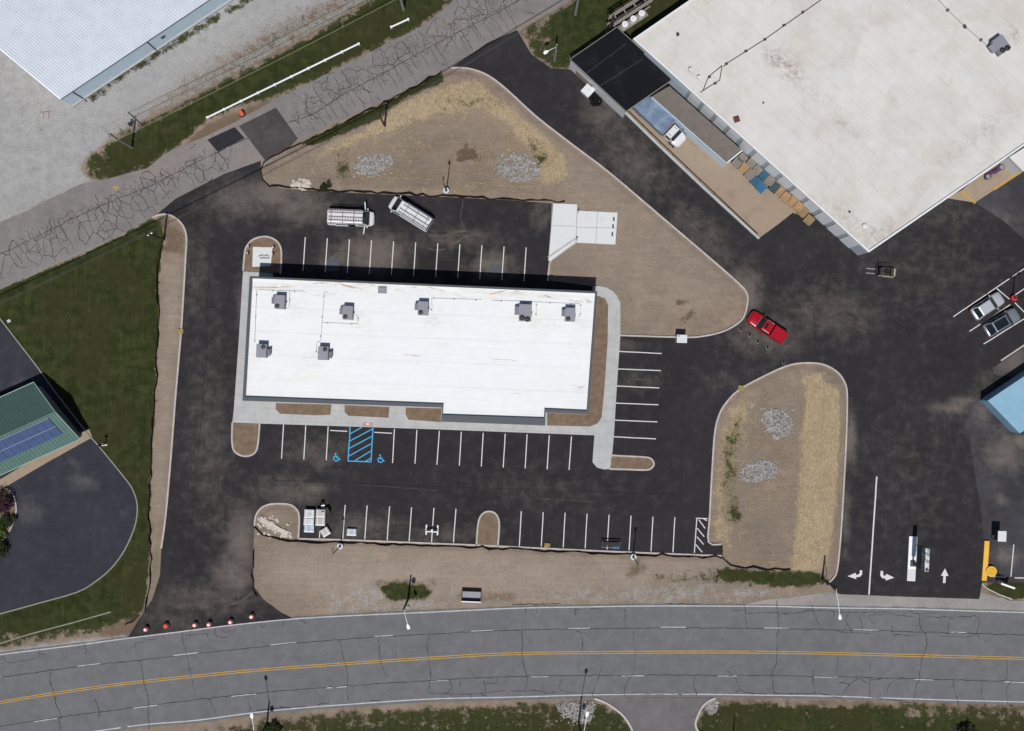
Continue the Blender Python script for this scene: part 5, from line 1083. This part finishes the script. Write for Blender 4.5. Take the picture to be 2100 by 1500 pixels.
silt([(556,383),(600,386),(680,392),(800,398),(920,403),(1060,410),(1158,414)], 'straight dark silt fence along the north edge of the rear parking row')
silt([(521,1128),(519,1165),(518,1205),(526,1222)], 'short dark silt fence beside the lower west drive')
silt([(521,1080),(540,1097),(575,1107),(612,1110),(700,1112),(820,1117),(920,1121),(960,1123),(1060,1126),(1200,1133),(1300,1138),(1400,1141),(1480,1144)], 'long dark silt fence along the kerb of the south parking row')
silt([(1480,1118),(1482,1144),(1498,1160),(1560,1167),(1620,1170)], 'dark silt fence bending round the corner of the east island'); silt([(258,1281),(272,1275),(285,1262)], 'scrap of dark silt fence at the lower west corner')
def rail(a, b_, n, label):
    a, b_ = px(*a), px(*b_); t = thing('pipe_fence', label, 'pipe fence', (a.x, a.y, 0), 0, 'low white pipe fences'); p0_, p1_ = a + Vector((0, 0, .55)), b_ + Vector((0, 0, .55))
    MB().tube(p0_, p1_, .11, 10).build('rail', M['panel_white'], t, True)
    for k in range(n): p = p0_.lerp(p1_, k / (n - 1)); MB().cyl((p.x, p.y, -.05), .13, .74, 10).build('post', M['panel_white'], t, True)
rail((427,243),(737,92), 10, 'long low white pipe fence between the grass and the street'); rail((803,58),(838,42), 2, 'short low white pipe fence nearest the top edge')

# ------------------------------------------------------------------ smaller things on the lots
def barrel(x, y, col, label):
    c = px(x, y); t = thing('traffic_drum', label, 'traffic drum', (c.x, c.y, .012), random.random(), 'orange traffic drums')
    MB().cyl((0, 0, 0), .40, .08, 14).build('rubber_base', M['rubber'], t)
    MB().cyl((0, 0, .08), .30, .22, 16, .29).cyl((0, 0, .45), .285, .2, 16, .275).cyl((0, 0, .82), .265, .14, 16, .24).build('drum', M[col], t)
    MB().cyl((0, 0, .30), .287, .15, 16, .285).cyl((0, 0, .65), .272, .17, 16, .265).build('white_band', M['panel_white'], t); MB().cyl((0, 0, .96), .15, .05, 12).box((0, 0, 1.02), (.2, .05, .06)).build('handle', M['panel_white' if col != 'orange' else 'orange'], t)
for x, y, cl, lb in ((302,1289,'pink_orange','leftmost orange drum in the row across the west drive'),(343,1282,'orange','brightest orange drum, second from the left across the west drive'),(402,1280,'pink_orange','third orange drum from the left across the west drive'),(431,1279,'pink_orange','fourth orange drum from the left across the west drive'),(475,1274,'pink_orange','fifth orange drum from the left across the west drive'),(518,1263,'pink_orange','rightmost orange drum in the row across the west drive'),(497,234,'orange','orange drum standing alone beside the white pipe fence')): barrel(x, y, cl, lb)
def cone(x, y, label):
    c = px(x, y); t = thing('delineator', label, 'traffic cone', (c.x, c.y, .012), random.random() * 3, 'weathered delineators by the red pickup'); MB().box((0, 0, .03), (.34, .34, .06)).build('base', M['old_kerb'], t); MB().cyl((0, 0, .06), .13, .85, 10, .045).build('cone', M['fabric_dark'], t)
for x, y, lb in ((1519,677,'grey-based delineator nearest the curved kerb left of the red pickup'),(1537,688,'second grey-based delineator along the red pickup'),(1554,702,'third grey-based delineator along the red pickup'),(1574,714,'fourth grey-based delineator, off the tail of the red pickup'),(1607,745,'lone delineator near the tip of the east island')): cone(x, y, lb)
for x, y, lb in ((512,507,'upper left bollard at the transformer pad'),(510,521,'lower left bollard at the transformer pad'),(563,509,'upper right bollard at the transformer pad'),(561,523,'lower right bollard at the transformer pad'),(1149,436,'bollard at the upper corner of the bin enclosure slab'),(1146,492,'bollard at the lower corner of the bin enclosure slab')):
    x = x if x < 1000 else x + 37; c = px(x, y); t = thing('bollard', lb, 'bollard', (c.x, c.y, .12), 0, 'steel bollards'); MB().cyl((0, 0, 0), .09, 1.0, 12).build('post', M['wood_brown'], t); MB().cyl((0, 0, 1.0), .09, .05, 12, .03).build('cap', M['panel_white'], t)
tpad = sheet('transformer_pad', [(519,507),(559,508),(556,546),(518,548)], .155, M['pad_concrete'], None)
t = thing('conduit_bank', 'cluster of dark conduit ends sticking up from the transformer pad', 'conduit', px(543, 526, .15)); 
for k in range(7): MB().cyl((-.7 + .2 * k, .05 * (k % 3), 0), .05, .25 + .1 * (k % 3), 8).build('conduit', M['dark_metal'], t)
MB().box((0, -.22, .04), (1.2, .1, .08)).build('frame', M['dark_metal'], t)
for x, y, lb in ((1258.5,450,'upper dark slot plate on the bin enclosure slab'),(1257,465,'middle dark slot plate on the bin enclosure slab'),(1255.5,481,'lower dark slot plate on the bin enclosure slab')):
    c = px(x, y); t = thing('anchor_plate', lb, 'anchor plate', (c.x, c.y, .176), r0, 'slot plates on the bin slab'); MB().box((0, 0, .03), (.2, .5, .06)).build('plate', M['dark_metal'], t)
    for s in (-1, 1): MB().cyl((0, s * .18, .06), .03, .05, 6).build('bolt', M['grey_metal'], t)
# portable toilet
c = px(1394, 696); t = thing('portable_toilet', 'white ribbed portable toilet standing on the kerb beside the soil island', 'portable toilet', (c.x, c.y, .012), r0)
MB().box((0, 0, 1.05), (1.12, .86, 2.1)).build('cabin', M['van_white'], t); MB().box((0, 0, .05), (1.2, .95, .1)).build('skid', M['dark_metal'], t)
rfp = MB().box((0, 0, 2.14), (1.24, .98, .12)).build('roof', M['van_white'], t)
for k in range(6): MB().box((0, -.34 + k * .135, 2.215), (1.0, .05, .03)).build('roof_rib', M['van_white'], rfp)
MB().box((0, -.44, 1.05), (.7, .03, 1.85)).build('door', M['panel_white'], t); MB().cyl((-.4, .3, 2.2), .06, .25, 8).build('vent_pipe', M['dark_metal'], t)
# wrapped crates
def crate(x, y, w, d, h, rz, label, mat='wrap', z=0.02, nm='wrapped_crate', grp='foil wrapped crates in the south bays'):
    c = px(x, y, h * .9); t = thing(nm, label, 'crate', (c.x, c.y, z), rz, grp)
    b = MB(); n = 6; top = []
    for k in range(3): MB().box(((k - 1) * w * .42, 0, .06), (.1, d * .98, .12)).build('skid', M['wood_grey'], t)
    for zz, s in ((.12, 1), (h - .05, 1), (h, .96)):
        top.append([(-w / 2 * s, -d / 2 * s, zz), (w / 2 * s, -d / 2 * s, zz), (w / 2 * s, d / 2 * s, zz), (-w / 2 * s, d / 2 * s, zz)])
    b.loft(top).build('load', M[mat], t)
    for k in (-.28, .28): MB().box((k * w, 0, h + .004), (.05, d * 1.005, .012)).build('strap', M['panel_white'], t)
    MB().box((0, -d / 2 + .09, h + .006), (w * .97, .16, .02)).build('flap', M['white_metal'], t)
    return t
crate(634.5, 1054, 1.25, 1.05, 1.0, r0, 'silver wrapped crate at the top of the left column'); crate(633.5, 1070.5, 1.28, .85, .95, r0, 'silver wrapped crate in the middle of the left column'); crate(634, 1085, 1.24, .85, .9, r0, 'crumpled silver crate at the bottom of the left column', 'wrap_blue')
c5 = crate(657.5, 1053.5, 1.15, 1.0, 1.05, r0, 'pale grey crate with a dark label at the top of the right column', 'board'); MB().box((.3, .28, 1.06), (.38, .2, .015)).build('label_sheet', M['dark_metal'], c5); crate(657, 1070.5, 1.18, .95, .95, r0, 'pale grey crate at the bottom of the right column', 'board')
crate(667, 1091.5, 1.05, .98, .75, math.radians(32), 'plain grey crate turned askew below the right column', 'board'); crate(721, 1092, 1.2, .85, .5, r0, 'low pallet load in crumpled blue and white wrap standing alone', 'wrap_blue', grp=None)
c = px(662, 1036); t = thing('hand_truck', 'small dark hand truck standing behind the crates', 'hand truck', (c.x, c.y, .02), .2)
b = MB()
for s in (-1, 1): b.tube((s * .2, 0, .15), (s * .2, .2, 1.5), .03, 6)
b.tube((-.2, .2, 1.5), (.2, .2, 1.5), .03, 6); b.build('frame', M['black'], t); MB().box((0, -.18, .06), (.45, .35, .03)).build('toe_plate', M['alu'], t); MB().box((0, .12, .9), (.36, .04, .9)).build('back_panel', M['black'], t)
for s in (-1, 1): MB().tube((s * .24, .12, .14), (s * .32, .12, .14), .14, 10).build('wheel', M['rubber'], t)
c = px(671, 1047); t = thing('machine_crate', 'dark open machine frame to the right of the crates', 'machine', (c.x, c.y, .02), .5)
for sx2 in (-1, 1):
    for sy2 in (-1, 1): MB().box((sx2 * .35, sy2 * .3, .5), (.07, .07, 1.0)).build('upright', M['dark_metal'], t)
MB().box((0, 0, .98), (.8, .7, .06)).build('top_tray', M['black'], t); MB().box((0, 0, .3), (.7, .6, .4)).build('motor', M['black'], t)
# white H frame
c = px(886, 1087); t = thing('steel_stand', 'white steel H-shaped stand left in a south parking bay', 'stand', (c.x, c.y, .02), r0)
for s in (-1, 1): MB().box((s * .70, 0, .07), (.17, 1.25, .12)).build('foot', M['van_white'], t); MB().box((s * .66, -.12, .5), (.08, .10, .8)).build('upright', M['van_white'], t)
MB().box((0, -.12, .86), (1.4, .13, .12)).build('crossbar', M['van_white'], t); MB().box((0, .0, .55), (1.25, .05, .5)).build('back_sheet', M['black'], t); MB().cyl((.03, .05, .86), .12, .08, 12).build('boss', M['van_white'], t)
# dark pipe rack
c = px(1252, 1117); t = thing('pipe_rack', 'low black rack with a scrap of blue plastic by the south kerb', 'rack', (c.x, c.y, .02), r0)
for yy, zz in ((.35, 1.0), (.12, .7), (-.1, .4)): MB().box((0, yy, zz), (2.3, .16, .08)).build('shelf', M['black'], t)
for s in (-1, 1): MB().tube((s * 1.1, -.3, 0), (s * 1.1, .4, 1.05), .04, 6).tube((s * 1.1, .5, 0), (s * 1.1, .4, 1.05), .04, 6).build('end_frame', M['grey_metal'], t)
MB().box((0, -.38, .06), (2.1, .06, .06)).build('bottom_rail', M['grey_metal'], t); 
b = MB()
for k in range(6): b.box((.5 + .11 * k, -.38 + .03 * math.sin(k * 2), .12 + .03 * (k % 2)), (.2, .26, .05), k * .5, rx=.2 * math.sin(k))
tag(b.build('plastic_scrap', M['blue_bright']), 'crumpled blue plastic scrap beside the black rack', 'plastic').location = (c.x - .1, c.y, .05)
# open steel bin by the highway
c = px(967, 1221); t = thing('steel_bin', 'open rusty steel bin with a white front edge on the roadside soil', 'bin', (c.x, c.y, .08), r0)
for d, s_, rr in (((0, .62, .45), (2.35, .06, .9), 0), ((0, -.62, .45), (2.35, .06, .9), 0), ((1.17, 0, .45), (.06, 1.24, .9), 0), ((-1.17, 0, .45), (.06, 1.24, .9), 0)): MB().box(d, s_).build('side', M['rust'], t)
MB().box((0, 0, .06), (2.3, 1.2, .06)).build('floor', M['grey_metal'], t); MB().box((0, -.66, .86), (2.4, .12, .1)).build('front_lip', M['panel_white'], t)
# inlet filters
for x, y, lb in ((371,680,'olive filter bag over the drain on the west kerb'),(1519,796,'olive filter bag over the drain on the east island kerb'),(1122,1119,'olive filter bag over the drain on the south kerb')):
    c = px(x, y); t = thing('drain_filter', lb, 'drain filter', (c.x, c.y, .1), random.uniform(-.3, .3), 'filter bags on the kerb drains'); MB().box((0, 0, .09), (.68, .62, .14)).build('bag', M['filter_yellow'], t); MB().box((0, 0, .17), (.72, .1, .03)).build('strap', M['wood_brown'], t)
# signs on the east drive
c = px(1870, 1146); isl = thing('sign_island', 'long pale concrete island under the pole sign in the east drive', 'traffic island', (c.x, c.y, 0), math.radians(-2.9))
MB().prism([(a * .62 - (.12 if abs(q_) > 2.6 else 0) * a, q_) for a, q_ in ((-1, -2.75), (1, -2.75), (1, -2.65), (1, 2.65), (1, 2.75), (-1, 2.75), (-1, 2.65), (-1, -2.65))], -.1, .16).build('kerb_body', M['panel_white'], isl)
MB().box((0, -2.0, .166), (1.0, 1.4, .012)).build('top_slab', M['pad_concrete'], isl)
c = px(1871, 1156); sg = thing('pole_sign', 'tall pole sign with a dark and white cabinet above the concrete island', 'sign', (c.x, c.y, .16), math.radians(-2.9))
MB().box((0, 0, .2), (.62, .62, .4)).build('footing', M['dark_metal'], sg); MB().box((0, .1, 3.0), (.22, .3, 5.6)).build('post', M['dark_metal'], sg)
cb = MB().box((0, 1.25, 3.35), (.5, 2.7, 1.5)).build('lower_cabinet', M['sign_blue'], sg); uc = MB().box((0, 1.25, 4.85), (.5, 2.75, 1.4)).build('upper_cabinet', dirty('sign_cabinet', (.55, .56, .57), (.10, .11, .13), .5, .3, 2.2, .47, .56, .1, .8), sg)
for s in (-1, 1):
    b = MB(); 
    for q_ in range(10): a0 = 2 * PI * q_ / 10; b.box((s * .256, 2.2 + .28 * math.cos(a0), 4.95 + .28 * math.sin(a0)), (.012, .2, .1), rx=a0 + PI / 2)
    b.build('emblem', M['sign_ink'], uc)
    for row, (z_, hh) in enumerate(((5.1, .32), (4.55, .22))):
        for k in range(6): MB().box((s * .256, 1.55 - k * .33, z_), (.012, .2 if (k + row) % 3 else .26, hh * (.7 + .3 * ((k * 7 + row) % 3) / 2)), rx=.15 * ((k % 3) - 1)).build('letter', M['sign_ink'], uc)
MB().box((.3, .75, 4.05), (.5, .08, .08)).build('bracket', M['dark_metal'], sg)
c = px(2040, 1095); t = thing('post_stand', 'white-topped stand on dark posts in the lower right car park', 'stand', (c.x, c.y, .02), r0)
for s in (-1, 1):
    for q_ in (-1, 1): MB().cyl((s * .42, q_ * .55, 0), .045, 2.4, 8).build('post', M['dark_metal'], t)
MB().box((0, 0, 2.44), (1.02, 1.28, .09)).build('top_panel', M['van_white'], t); MB().box((0, 0, 1.0), (.86, 1.1, .05)).build('shelf', M['dark_metal'], t); MB().box((-.42, 0, 1.6), (.03, 1.1, 1.1)).build('side_panel', M['dark_metal'], t)
c = px(2053, 1196); t = thing('monument_sign', 'thin slanted white-topped sign in the grass at lower right', 'sign', (c.x, c.y, .1), math.radians(-19))
for s in (-1, 1): MB().cyl((s * .6, 0, 0), .06, .9, 8).build('post', M['dark_metal'], t)
MB().box((0, 0, 1.5), (1.7, .12, 1.4)).build('sign_panel', M['sign_white'], t); MB().box((0, 0, 2.22), (1.78, .22, .05)).build('cap', M['panel_white'], t)
# yellow barrier and tub
t = thing('yellow_barrier', 'long yellow painted concrete barrier at the lower right drive edge', 'barrier', px(2014, 1150))
MB().wall(P2([(2022,1109),(2020,1140),(2018,1168),(2016,1190)]), .62, 0, .42).build('barrier_body', M['yellow'], t, True); b = MB()
for k in range(4): c_ = px(2017 - k * .1, 1178 + k * 4); MB().box((c_.x, c_.y, .43), (.6, .05, .03)).build('ridge', M['yellow'], t, True)
c = px(2029.5, 1171); t = thing('yellow_tub', 'round yellow tub beside the yellow barrier', 'tub', (c.x, c.y, .02)); MB().cyl((0, 0, 0), .56, .55, 20, .62).build('tub', M['yellow'], t); MB().cyl((0, 0, .55), .66, .07, 20).build('rim', M['yellow'], t); MB().cyl((0, 0, .62), .5, .01, 18).build('lid', simple('yellow_lid', (.62, .36, .03)), t)
# pallet stacks along the warehouse wall
wa = math.atan2((px(*WB) - px(*WA)).y, (px(*WB) - px(*WA)).x)
def stack(x, y, nlev, mat, label, rz=None, w=1.06, d=1.02):
    h = nlev * .14; c = px(x, y, h); t = thing('pallet_stack', label, 'pallets', (c.x, c.y, .035), (wa if rz is None else rz) + random.uniform(-.03, .03), 'pallet stacks along the warehouse wall')
    for k in range(nlev - 1):
        b = MB(); z = k * .14
        for q_ in (-1, 0, 1): b.box((q_ * w * .44, 0, z + .05), (.1, d, .09))
        for q_ in range(6): b.box((0, -d / 2 + .08 + q_ * (d - .16) / 5, z + .11), (w, .13, .022))
        b.build('pallet', M[mat], t)
    z = (nlev - 1) * .14
    for q_ in (-1, 0, 1): MB().box((q_ * w * .44, 0, z + .05), (.1, d, .09)).build('stringer', M[mat], t)
    for q_ in range(6): MB().box((0, -d / 2 + .06 + q_ * (d - .12) / 5, z + .11), (w, .105 + .02 * random.random(), .022)).build('deck_board', M[mat], t)
for a in ((1513,333,7,'wood_grey','weathered grey pallet stack nearest the lean-to, outer row'),(1523,325,7,'wood_grey','weathered grey pallet stack nearest the lean-to, against the wall'),(1528,345,6,'wood','single tan-topped pallet stack among the grey ones'),(1541,335,7,'wood_grey','grey pallet stack against the wall beside the tan one'),(1539,358,8,'wood_grey','dark-topped grey pallet stack beside the blue ones, outer row'),(1554,349,8,'wood_grey','grey pallet stack beside the blue ones, against the wall'),
          (1550.5,372,6,'blue_pallet','dull blue pallet stack on the outer left of the blue group'),(1569,361,8,'blue_pallet','dark blue pallet stack against the wall'),(1561.5,385,5,'blue_bright','bright blue pallet stack jutting out from the row'),(1579.5,370.5,9,'wood_grey','pale grey pallet stack between the blue ones'),(1589,384,8,'teal_pallet','teal pallet stack next to the new wood ones'),
          (1601,393,7,'wood','first new-wood pallet stack after the teal one'),(1613,404,9,'wood','second new-wood pallet stack along the wall'),(1626,413,9,'wood','third new-wood pallet stack along the wall'),(1638,423,9,'wood','fourth new-wood pallet stack, brightest on top'),(1648,435,7,'wood_brown','brownish pallet stack next to last in the row'),(1660,451,6,'wood_brown','brown pallet stack at the end of the row on the asphalt')): stack(*a)
# dock clutter
c = px(1205, 189); t = thing('metal_box', 'white metal box standing beside the loading dock wall', 'cabinet', (c.x, c.y, .012), wa); MB().box((0, 0, .55), (1.2, 1.3, 1.1)).build('cabinet', M['van_white'], t); MB().box((0, 0, 1.12), (1.26, 1.36, .05)).build('lid', M['van_white'], t); MB().cyl((.1, .1, 1.14), .06, .06, 8).build('knob', M['grey_metal'], t)
for i, (x, y) in enumerate(((1214,198),(1220,204),(1226,210),(1219,211))):
    c = px(x, y); t = thing('tyre_stack', ('upper','second','third','front')[i] + ' black tyre stack beside the white metal box', 'tyres', (c.x, c.y, .012), 0, 'black tyres by the dock')
    for k in range(3):
        b = MB(); R_, r_ = .42, .11; rings = []
        for q_ in range(14): a_ = 2 * PI * q_ / 14; rings.append([((R_ + r_ * math.cos(e)) * math.cos(a_), (R_ + r_ * math.cos(e)) * math.sin(a_), .11 + .22 * k + r_ * math.sin(e)) for e in np.linspace(0, 2 * PI, 7)[:-1]])
        rings.append(rings[0]); b.loft(rings, cap=False).build('tyre', M['rubber'], t, smooth=True)
c = px(2036, 353); t = thing('purple_cart', 'purple machine with two round drums against the warehouse wall', 'machine', (c.x, c.y, .04), ang(37, -25))
MB().box((0, 0, .5), (1.6, .35, .25)).build('frame', M['purple'], t); MB().box((.1, -.1, .75), (.7, .4, .3)).build('engine', M['purple'], t)
for xx in (-1.05, 1.0): 
    dr = MB().cyl((xx, -.1, .1), .34, .5, 16).build('drum', M['dark_metal'], t); MB().cyl((xx, -.1, .6), .26, .02, 14).build('lid', M['grey_metal'], dr)
MB().tube((-.6, 0, .5), (-.9, -.4, .9), .03, 6).build('handle', M['black'], t)

# ------------------------------------------------------------------ rocks, debris, plants
def icorock(b, c, r):
    ph = (1 + 5 ** .5) / 2
    V = [(-1, ph, 0), (1, ph, 0), (-1, -ph, 0), (1, -ph, 0), (0, -1, ph), (0, 1, ph), (0, -1, -ph), (0, 1, -ph), (ph, 0, -1), (ph, 0, 1), (-ph, 0, -1), (-ph, 0, 1)]
    F = [(0, 11, 5), (0, 5, 1), (0, 1, 7), (0, 7, 10), (0, 10, 11), (1, 5, 9), (5, 11, 4), (11, 10, 2), (10, 7, 6), (7, 1, 8), (3, 9, 4), (3, 4, 2), (3, 2, 6), (3, 6, 8), (3, 8, 9), (4, 9, 5), (2, 4, 11), (6, 2, 10), (8, 6, 7), (9, 8, 1)]
    s = Vector((random.uniform(.7, 1.3), random.uniform(.7, 1.3), random.uniform(.45, .8))) * r / 1.9; rot = Matrix.Rotation(random.random() * 6, 3, 'Z')
    b.add([Vector(c) + rot @ Vector((v[0] * s.x * random.uniform(.8, 1.2), v[1] * s.y * random.uniform(.8, 1.2), v[2] * s.z * random.uniform(.8, 1.2))) for v in V], F)
def rockpile(poly, n, label, mat='rock', rmin=.05, rmax=.14):
    n = int(n * (2.3 if mat == 'rock' else 1))
    P = P2(poly); xs = [p[0] for p in P]; ys = [p[1] for p in P]; b = MB(); k = 0
    while k < n:
        x, y = random.uniform(min(xs), max(xs)), random.uniform(min(ys), max(ys))
        if in_poly(P, x, y) or random.random() < .10: icorock(b, (x, y, zat(x, y) + random.uniform(.02, .12)), random.uniform(rmin, rmax)); k += 1
    tag(b.build('rock_pile', M[mat]), label, 'rocks', kind='stuff')
rockpile([(725,340),(735,328),(760,318),(785,314),(805,322),(805,335),(785,348),(765,362),(740,358),(728,350)], 420, 'pale broken stones at the west end of the north basin')
rockpile([(1018,340),(1035,325),(1052,312),(1070,318),(1100,335),(1110,350),(1100,365),(1075,375),(1045,372),(1022,352)], 460, 'pale broken stones at the east end of the north basin')
rockpile([(1562,860),(1570,845),(1595,838),(1618,850),(1630,868),(1620,890),(1595,902),(1580,892)], 400, 'upper pile of pale stones on the east island')
rockpile([(1517,970),(1530,955),(1560,945),(1590,950),(1600,965),(1585,982),(1555,990),(1525,985)], 400, 'lower pile of grey stones on the east island')
rockpile([(1140,1448),(1165,1440),(1200,1440),(1222,1438),(1218,1460),(1212,1480),(1195,1485),(1175,1478),(1150,1462)], 330, 'pale stones around the pole left of the south driveway')
rockpile([(1445,1452),(1462,1434),(1475,1440),(1470,1460),(1455,1466)], 110, 'small heap of pale stones right of the south driveway')
rockpile([(600,372),(615,368),(633,372),(633,384),(618,388),(602,384)], 40, 'heap of white concrete rubble by the silt fence corner', 'rock_pale', .15, .45)
rockpile([(530,1064),(540,1058),(548,1066),(590,1092),(600,1094),(596,1102),(586,1102),(545,1080)], 120, 'strip of crumbly pale rubble in the lower west island', 'rock_pale', .08, .26)
c = px(565, 1081); t = thing('concrete_slab', 'long broken concrete slab lying in the lower west island', 'slab', (c.x, c.y, .12), ang(58, 33)); 
for k, (a, w_) in enumerate(((-1.5, .5), (-.6, .62), (.35, .55), (1.3, .6))): MB().box((a, .05 * math.sin(k * 3), .12), (.88, w_, .2), .05 * math.sin(k * 5)).build('fragment', M['rock_pale'], t)
def shrub(name, x, y, r, h, mat, label, n=900, ls=.13):
    c = px(x, y); t = thing(name, label, 'shrub', (c.x, c.y, .05)); b = MB()
    for k in range(6):
        a = random.random() * 6.28; b.tube((0, 0, 0), (r * .6 * math.cos(a), r * .6 * math.sin(a), h * random.uniform(.5, .8)), .035, 5, .012)
    b.build('stem', M['pole_wood'], t); b = MB(); cl = [(random.gauss(0, r * .45), random.gauss(0, r * .45), random.uniform(.3, .85) * h) for _ in range(16)]
    for k in range(n):
        q_ = random.choice(cl); p = Vector(q_) + Vector((random.gauss(0, r * .17), random.gauss(0, r * .17), random.gauss(0, h * .12)))
        if p.z < .03: continue
        u_ = Vector((random.gauss(0, 1), random.gauss(0, 1), random.gauss(0, .5))).normalized() * ls; v_ = u_.cross(Vector((random.gauss(0, .4), random.gauss(0, .4), 1))).normalized() * ls * .55
        b.add([p - u_, p + v_, p + u_, p - v_], [(0, 1, 2, 3)])
    b.build('foliage', M[mat], t)
sheet('planting_bed', [(-40,1000),(8,1000),(22,1010),(33,1040),(30,1065),(22,1085),(14,1098),(2,1112),(-40,1140)], .10, M['bed_soil'], .6)
shrub('purple_shrub', 8, 1040, 1.7, 2.4, 'leaf_purple', 'purple-leaved shrub in the bed at the left edge', 1500); shrub('bright_shrub', 3, 1088, .9, 1.2, 'leaf_green', 'bright green shrub at the left edge below the purple one', 900); shrub('dark_shrub', 20, 1068, .85, 1.0, 'leaf_dark', 'dark green shrub by the curved kerb at the left edge', 700); shrub('corner_shrub', 4, 1122, 1.5, 2.0, 'leaf_dark', 'big dark shrub at the lower end of the left bed', 1300)
shrub('verge_bush', 1975, 1496, 1.0, 1.6, 'leaf_dark', 'dark bush at the bottom edge right of centre', 700); shrub('verge_bush', 667, 383, .55, .8, 'leaf_dark', 'small dark bush at the north edge of the rear parking row', 450, .1); shrub('verge_bush', 556, 1493, .9, 1.0, 'leaf_dark', 'dark bush round the foot of the lower left pole', 600)
c = px(217, 911); t = thing('garden_lamp', 'small lamp post with pale footing on the lawn by the green shop', 'lamp post', (c.x, c.y, .1)); MB().cyl((0, 0, 0), .07, 2.6, 8).build('pole', M['dark_metal'], t); MB().cyl((0, 0, 2.5), .2, .35, 10, .12).build('lantern', M['black'], t); MB().cyl((-.35, -.1, 0), .16, .1, 12).box((-.1, -.1, .03), (.6, .2, .1)).build('footing', M['pad_concrete'], t)
c = px(20, 659); t = thing('utility_box', 'tiny white utility box on the west lawn', 'utility box', (c.x, c.y, .1), .5); MB().box((0, 0, .12), (.4, .3, .22)).build('box', M['panel_white'], t); MB().box((.02, 0, .25), (.44, .34, .04)).build('lid', M['pier_grey'], t)
c = px(308, 481); t = thing('marker_plank', 'short white plank lying on the west lawn near the pole', 'plank', (c.x, c.y, .12), ang(11, -6)); MB().box((0, 0, .04), (.68, .14, .05)).build('plank', M['panel_white'], t)
for x, y, hh, rz_p, lb in ((86,232,1.0,.1,'pale T-shaped post lying in the gravel yard, left of a pair'),(97,231,1.0,.1,'pale T-shaped post lying in the gravel yard, right of a pair')):
    c = px(x, y); t = thing('gate_post', lb, 'post', (c.x, c.y, 0), 0, 'pair of pale posts in the gravel yard'); MB().box((.08, -.35, .05), (.14, .75, .08), .12).build('post', simple('pale_pink', (.42, .33, .32)), t); MB().box((0, .06, .10), (.5, .10, .06)).build('crosspiece', M['wood_grey'], t)
# weeds and loose straw
def scatter(polys, n, mat, label, hmin, hmax, name):
    b = MB()
    for poly, k in polys:
        P = P2(poly); xs = [p[0] for p in P]; ys = [p[1] for p in P]; cl = [(random.uniform(min(xs), max(xs)), random.uniform(min(ys), max(ys))) for _ in range(max(3, int(k * n / 10)))]
        for _ in range(int(k * n)):
            q_ = random.choice(cl); x, y = q_[0] + random.gauss(0, .5), q_[1] + random.gauss(0, .5)
            if not in_poly(P, x, y): continue
            z = zat(x, y); a = random.random() * 6.28; L_ = random.uniform(hmin, hmax); w_ = L_ * .35; dx, dy = math.cos(a) * L_, math.sin(a) * L_
            b.add([(x - dy * .2, y + dx * .2, z + .01), (x + dy * .2, y - dx * .2, z + .01), (x + dx, y + dy, z + L_ * random.uniform(.2, .7))], [(0, 1, 2)])
    tag(b.build(name, M[mat]), label, 'weeds', kind='stuff')
scatter([([(680,310),(715,300),(720,365),(690,368)], .8), ([(1075,280),(1110,285),(1140,335),(1105,350)], .9), ([(880,180),(1010,180),(1040,225),(940,225)], .8), ([(1478,905),(1510,850),(1545,850),(1530,880),(1515,940),(1510,1010),(1515,1080),(1490,1060),(1475,1000)], 2.0), ([(600,303),(690,258),(870,168),(912,165),(800,230),(690,275)], 1.2), ([(770,1198),(890,1200),(885,1228),(790,1230)], 1.0), ([(1330,1178),(1690,1175),(1690,1200),(1330,1195)], 1.2), ([(1850,1450),(2100,1455),(2100,1480),(1850,1475)], .8), ([(235,372),(170,345),(330,240),(420,190),(420,205)], .8), ([(150,205),(330,85),(480,0),(490,20),(235,185),(160,225)], 1.2)], 900, 'weed', 'scattered green weeds on the banks and verges', .05, .17, 'weeds')
scatter([([(640,315),(740,270),(830,205),(940,170),(1000,185),(1060,230),(1165,330),(1120,385),(1080,300),(985,225),(830,262),(660,325)], 2.5), ([(1650,772),(1722,800),(1716,1060),(1700,1168),(1622,1168),(1644,960)], 2.5), ([(1475,880),(1540,810),(1500,1000),(1500,1150),(1465,1090)], 1.5)], 1400, 'straw_stalk', 'loose straw lying on the erosion matting', .06, .20, 'loose_straw')
